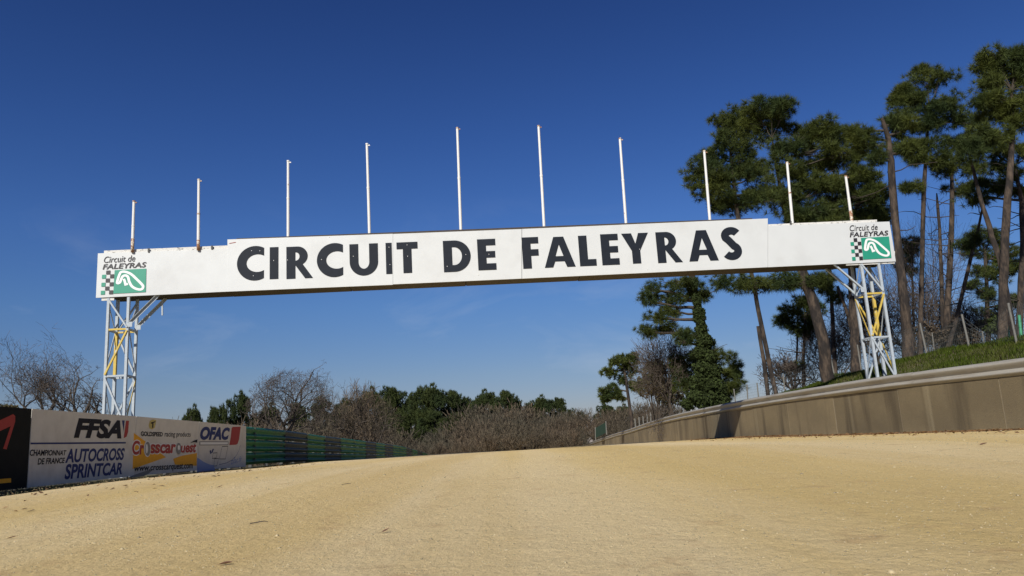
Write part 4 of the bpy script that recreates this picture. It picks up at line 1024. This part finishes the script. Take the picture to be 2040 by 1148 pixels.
bare_tree('dark multi-stemmed bare tree left of the ivy-clad pine', 1330, 658, 43, 1345, 1.0, 14, 7, .12, mat=bark_dark, width=135, fork=.2, lean=-.1)
bare_tree('second bare tree tangled with the ivy-clad pine', 1360, 690, 45, 1380, 1.0, 17, 6, .10, mat=bark_dark, width=100, fork=.2)
bare_tree('low bare shrub behind the guardrail, between the slim twin trunks and the thick one', 1575, 700, 40, 1590, 1.2, 44, 6, .06, mat=bark_dark, width=110, fork=.15)
bare_tree('bare twiggy tree behind the foot of the slender straight trunk', 1660, 600, 42, 1672, 1.1, 47, 7, .08, mat=bark_dark, width=130, fork=.2)
bare_tree('bare oak with crooked dark limbs between the right tower and the broken-topped pine', 1765, 560, 36, 1772, 1.2, 49, 7, .11, mat=bark_dark, width=150, fork=.22)
bare_tree('bare oak behind the slim straight trunk at the right', 1850, 540, 37, 1862, 1.2, 51, 7, .11, mat=bark_dark, width=150, fork=.22)
bare_tree('bare tree between the leaning trunk and the stout pine', 1930, 590, 36, 1938, 1.2, 53, 7, .09, mat=bark_dark, width=130, fork=.2)
bare_tree('dead grey snag with stiff side branches rising among the right-hand pines', 1872, 420, 38, 1876, .9, 57, 5, .10, mat=bark_grey, width=110, fork=.42, kids=4)
bare_tree('bare sapling at the right edge behind the fence', 2028, 590, 34, 2034, 1.2, 59, 6, .06, mat=bark_dark, width=90, fork=.2)
def shrub(label, Y, blobs, mat, leaf=.1, n_per=700, name='shrub', base=None, cat='shrub'):
    b = atY(base[0], base[1], Y) if base else atY(blobs[0][0], blobs[0][1]+blobs[0][3], Y)
    b[2] = min(b[2], ground_z(b[0], Y)+.0)
    e = empty(name, tuple(b)); tag(e, label, cat)
    foliage('leaves', None, None, Y, blobs, mat, leaf, n_per, parent=e, org=b)
    m = MB()
    for q in blobs:
        c = atY(q[0], q[1], Y)
        for i in range(4): m.tube(np.array(wob(b, c+rng.normal(0, .3, 3), 4, .05))-b, np.linspace(.04, .012, 5), 4, False)
    m.build('stems', bark_dark, e); return e
shrub('brown-green oak still holding leaves, left of the dark bare tree', 50, [(1300, 745, 24, 20), (1290, 770, 26, 20), (1320, 775, 26, 20), (1310, 730, 20, 12), (1335, 790, 24, 16), (1350, 735, 18, 16)], oakbrown_m, .12, 620, 'oak_tree', cat='tree')
shrub('dark rounded bush on the bank top between the two white fence posts', 33, [(1910, 665, 26, 24), (1930, 675, 22, 18)], material('bush_brown', (.07, .05, .03), .8, rand=.5), .06, 900)
shrub('small glossy evergreen shrub at the foot of the stout pine', 27, [(1985, 640, 16, 12), (1975, 655, 14, 10)], ivy_m, .06, 700)
shrub('green ground shrub at the foot of the thick leaning trunk', 33, [(1672, 752, 18, 8), (1695, 748, 14, 6)], ivy_m, .06, 700)
shrub('brown bush behind the bank right of the right tower', 34, [(1845, 665, 20, 24), (1812, 690, 18, 14), (1870, 672, 16, 18)], material('bush_brown_2', (.075, .055, .035), .8, rand=.5), .07, 500)
shrub('low hedge showing above the dark advertising board', 55, [(-10, 812, 30, 8), (18, 812, 18, 5)], oakbrown_m, .1, 700, 'hedge', cat='hedge')

# background pines : three prototypes, then copies
def far_pine_proto(seed):
    global rng
    rng = np.random.default_rng(seed)
    H = 10.; V = []; nb = 48
    for i in range(nb):
        a = rng.uniform(0, 6.28); z = rng.uniform(.25, .97)*H; rr = 3.0*math.sqrt(max(.03, 1-(max(0, z/H-.55)/.43)**2.2))*rng.uniform(.25, 1.)
        c = np.array([rr*math.cos(a), rr*math.sin(a), z])
        pts, dirs, _ = crown_points(c, (.95, .95, .7), 14, .6, 2.6); V.append(needles(pts, .15, 14, .34, .075, dirs))
    V = np.concatenate(V)
    m = MB(); m.tube([(0, 0, -1), (.1, 0, H*.4), (0, .1, H*.9)], [.22, .18, .05], 7)
    for i in range(8):
        a = rng.uniform(0, 6.28); z = rng.uniform(.3, .8)*H; m.tube([(0, 0, z-.6), (1.8*math.cos(a), 1.8*math.sin(a), z)], [.07, .02], 4, False)
    return V, m
protos = []
for s_ in (101, 102, 103, 104):
    V, m = far_pine_proto(s_)
    cm = bpy.data.meshes.new('crown'); cm.vertices.add(len(V)); cm.vertices.foreach_set('co', V.astype(np.float32).ravel()); nf = len(V)//3
    cm.loops.add(nf*3); cm.loops.foreach_set('vertex_index', np.arange(nf*3, dtype=np.int32)); cm.polygons.add(nf); cm.polygons.foreach_set('loop_start', np.arange(0, nf*3, 3, dtype=np.int32))
    try: cm.polygons.foreach_set('loop_total', np.full(nf, 3, dtype=np.int32))
    except Exception: pass
    cm.update(calc_edges=True); cm.materials.append(needle_far)
    tm = bpy.data.meshes.new('trunk'); tm.from_pydata(m.v, [], m.f); tm.materials.append(bark_pine); tm.update()
    protos.append((cm, tm))
rng = np.random.default_rng(99)
def far_pine(cx, top, wpx, Y, label, k, group='pines of the distant wood'):
    c = atY(cx, top, Y); zb = ground_z(c[0], Y); h = c[2]-zb; s_ = h/10.2; sw = (wpx/FPX*Y)/6.6
    e = empty('pine_tree', (c[0], Y, zb)); tag(e, label, 'pine tree', group)
    cm, tm = protos[k % 4]
    for nm, me in (('crown', cm), ('trunk', tm)):
        o = bpy.data.objects.new(nm, me); C.objects.link(o); o.parent = e
    e.scale = (sw, sw, s_); e.rotation_euler = (0, 0, rng.uniform(0, 6.28))
FP = [(385, 815, 36, 118, 'small round pine just past the right end of the advertising boards'),
      (425, 817, 30, 122, 'small pine second from the left on the skyline over the boards'),
      (450, 795, 36, 116, 'pine with a rounded top rising left of the wide bare oak'),
      (482, 787, 38, 120, 'taller pine directly left of the wide bare oak'),
      (532, 812, 50, 126, 'pine half hidden behind the trunk of the wide bare oak'),
      (590, 808, 40, 124, 'pine behind the right boughs of the wide bare oak'),
      (632, 789, 52, 122, 'dark round pine right of the wide bare oak')]
GRP = 'dark pine standing in the unbroken pinewood on the centre skyline'
FP += [(690, 800, 50, 130, 'pine at the left end of the pinewood, behind the twiggy bare tree'),
       (738, 780, 50, 132, GRP), (775, 777, 56, 128, GRP), (812, 779, 54, 131, GRP), (840, 776, 50, 126, GRP),
       (868, 773, 58, 124, 'highest pine of the centre pinewood'), (900, 784, 52, 129, GRP), (925, 793, 46, 132, GRP), (950, 800, 44, 128, GRP),
       (968, 783, 52, 126, GRP), (1005, 784, 52, 127, 'pine with a rounded top near the right end of the pinewood'), (1028, 797, 40, 130, 'last pine of the unbroken pinewood at its right end'),
       (1058, 805, 34, 134, 'half hidden pine between the pinewood and the pair of pines'), (1083, 794, 42, 126, 'left one of the pair of pines right of the pinewood'), (1112, 798, 40, 128, 'right one of the pair of pines right of the pinewood'),
       (1148, 822, 36, 136, 'low dark pine top above the brown thicket right of the pair'), (1205, 810, 42, 118, 'low pine in the thicket left of the small open pine'), (1240, 812, 36, 120, 'pine behind the foot of the small open pine'),
       (800, 830, 60, 116, 'pine standing forward of the left half of the pinewood'), (865, 822, 60, 117, 'pine standing forward of the middle of the pinewood'), (910, 828, 50, 114, 'pine standing forward of the right half of the pinewood'), (1100, 840, 34, 112, 'small pine wrapped in thicket below the pair of pines')]
for i, (cx, top, w, Y, lab) in enumerate(FP): far_pine(cx, top-4, w*1.5, Y, lab, i)

# brown leafless thicket: one mass of joined bushes
bush = []
for s_ in range(7):
    v, f, tw = bare_geo(1., .8, 5, .016, 200+s_, 0, .9, 3, .22, .0035)
    f4 = np.array([q for q in f if len(q) == 4]); bush.append((v, f4, tw))
VA, FA = [], []; cnt = 0; VT = []
topline = [(330, 850), (400, 845), (460, 838), (520, 840), (600, 842), (660, 832), (720, 838), (780, 858), (850, 864), (900, 846), (935, 822), (965, 806), (1010, 800), (1060, 812), (1120, 818), (1180, 815), (1230, 815), (1290, 800), (1350, 800), (1420, 815), (1500, 850)]
def ambush(x, top, Y, wscale):
    global cnt
    c = atY(x, top, Y); zb = ground_z(c[0], Y)-.2; h = max(1.2, c[2]-zb); v, f4, tw = bush[int(rng.integers(0, 7))]
    a = rng.uniform(0, 6.28); Rm = np.array([[math.cos(a), -math.sin(a), 0], [math.sin(a), math.cos(a), 0], [0, 0, 1]]); S = np.array([h*wscale, h*wscale, h])
    P0 = np.array([c[0], Y, zb]); VA.append((v*S) @ Rm.T+P0); FA.append(f4+cnt); cnt += len(v); VT.append((tw*S) @ Rm.T+P0)
for layer, (Y0, dt, dn) in enumerate([(112, 0, 50), (104, 14, 46), (96, 28, 44), (90, 40, 40), (86, 52, 36)]):
    for i in range(dn):
        x = 330+(1180)*(i+rng.uniform(0, 1))/dn; tp = byline(x, topline)+dt+rng.uniform(-6, 9)
        if x < 500 and layer > 2: continue
        if x > 1120+ (4-layer)*60: continue
        ambush(x, min(tp, 882), Y0+rng.uniform(-3, 3), rng.uniform(.75, 1.1))
VA = np.concatenate(VA); FA = np.concatenate(FA); VT = np.concatenate(VT)
nq = len(VA); V = np.concatenate([VA, VT]); F = np.concatenate([FA, np.arange(len(VT)).reshape(-1, 4)+nq])
tag(mesh_from('thicket', V, F, twig_brown), 'reddish brown leafless thicket filling the valley beyond the crest of the track', 'thicket', kind='stuff')

# ------------------------------------------------------------------ fences at the right
def fence(label, posts, wires, mat, netmat, hshift=0., cell=.12, name='wire_fence', cat='fence'):
    b = [np.array(p[0]) for p in posts]; e = empty(name, tuple(b[0])); o_ = b[0]; tag(e, label, cat)
    for bot, top, r_ in posts:
        m = MB(); bt = np.array(bot, float).copy(); bt[2] -= .3; m.tube([bt-o_, np.array(top)-o_], [r_, r_], 8); m.build('post', mat, e)
    m = MB()
    for i in range(len(posts)-1):
        a0, a1 = np.array(posts[i][0]), np.array(posts[i][1]); b0, b1 = np.array(posts[i+1][0]), np.array(posts[i+1][1]); L_ = np.linalg.norm(b0-a0)
        for k in range(wires+1):
            t = .05+.9*k/wires; m.bar(a0+(a1-a0)*t-o_, b0+(b1-b0)*t-o_, .004)
        n_ = int(L_/cell)
        for k in range(n_):
            t = (k+.5)/n_; t2 = min(1, t+.5/n_*3)
            m.bar((a0*(1-t)+b0*t)+(a1-a0)*.05-o_, (a0*(1-t2)+b0*t2)+((a1*(1-t2)+b1*t2)-(a0*(1-t2)+b0*t2))*.95-o_, .003)
    w = m.build('netting', netmat, e); w['kind'] = 'stuff'; return e
def fp_(x0, y0, x1, y1, Y, r_=.03):
    b = atY(x1, y1, Y); t = atY(x0, y0, Y); return (b, t, r_)
fence('wire netting fence with leaning pale posts along the top of the grassy bank',
      [fp_(1708, 687, 1716, 737, 31), fp_(1832.6, 644, 1848, 708, 25), fp_(1857, 663, 1861.5, 704, 26, .02), fp_(1916, 626.5, 1933, 696, 22.5), fp_(1957, 660, 1961, 688, 22, .02), fp_(2008.6, 604, 2026, 682, 19.5), fp_(2075, 590, 2095, 672, 17.5)], 6, fpost_m, wire_m)
fence('sagging wire fence behind the guardrail between the ivy-clad pine and the thick leaning trunk',
      [fp_(1462, 775, 1465, 800, 38, .03), fp_(1488, 766, 1489, 797, 37, .03), fp_(1508, 763, 1511, 792, 36, .03), fp_(1560, 745, 1564, 785, 35), fp_(1654, 707, 1664, 752, 34)], 5, fpost_m, wire_m)
fence('bright green metal posts with netting at the right edge behind the pines',
      [fp_(1797, 697, 1799, 718, 33, .04), fp_(2005, 632, 2008, 682, 27, .05), fp_(2030, 628, 2034, 678, 27, .05), fp_(2045, 620, 2049, 676, 27, .05)], 3, gpost_m, wire_m, name='green_fence')
fence('row of short pale posts behind the distant end of the guardrail',
      [fp_(1265, 834, 1266, 852, 60, .05), fp_(1273, 831, 1274, 850, 59, .05), fp_(1281, 829, 1282, 848, 58, .05), fp_(1289, 825, 1290, 845, 57, .05), fp_(1296, 822, 1297, 842, 56, .06)], 2, fpost_m, wire_m, cell=1.)
nf = empty('netting_screen', tuple(atY(1185, 872, 82))); o_ = np.array(nf.location); tag(nf, 'dark green netting screen on posts behind the far end of the guardrail', 'screen')
q = [atY(1186, 873, 82), atY(1208, 862, 79), atY(1207, 841, 79), atY(1186, 853, 82)]
nn = np.array([.0, .02, 0]); mesh_from('netting', np.array(q+[p+nn for p in q])-o_, [(0, 1, 2, 3), (5, 4, 7, 6), (0, 4, 5, 1), (1, 5, 6, 2), (2, 6, 7, 3), (3, 7, 4, 0)], netting_m, nf)
for a, b in ((0, 3), (1, 2)):
    m = MB(); m.tube([q[a]-[0, .06, .2]-o_, q[b]-[0, .06, -.1]-o_], [.05, .05], 6); m.build('post', fpost_m, nf)

ntri = sum(len(m.polygons) for m in bpy.data.meshes); print('polys', ntri, 'objects', len(bpy.data.objects))
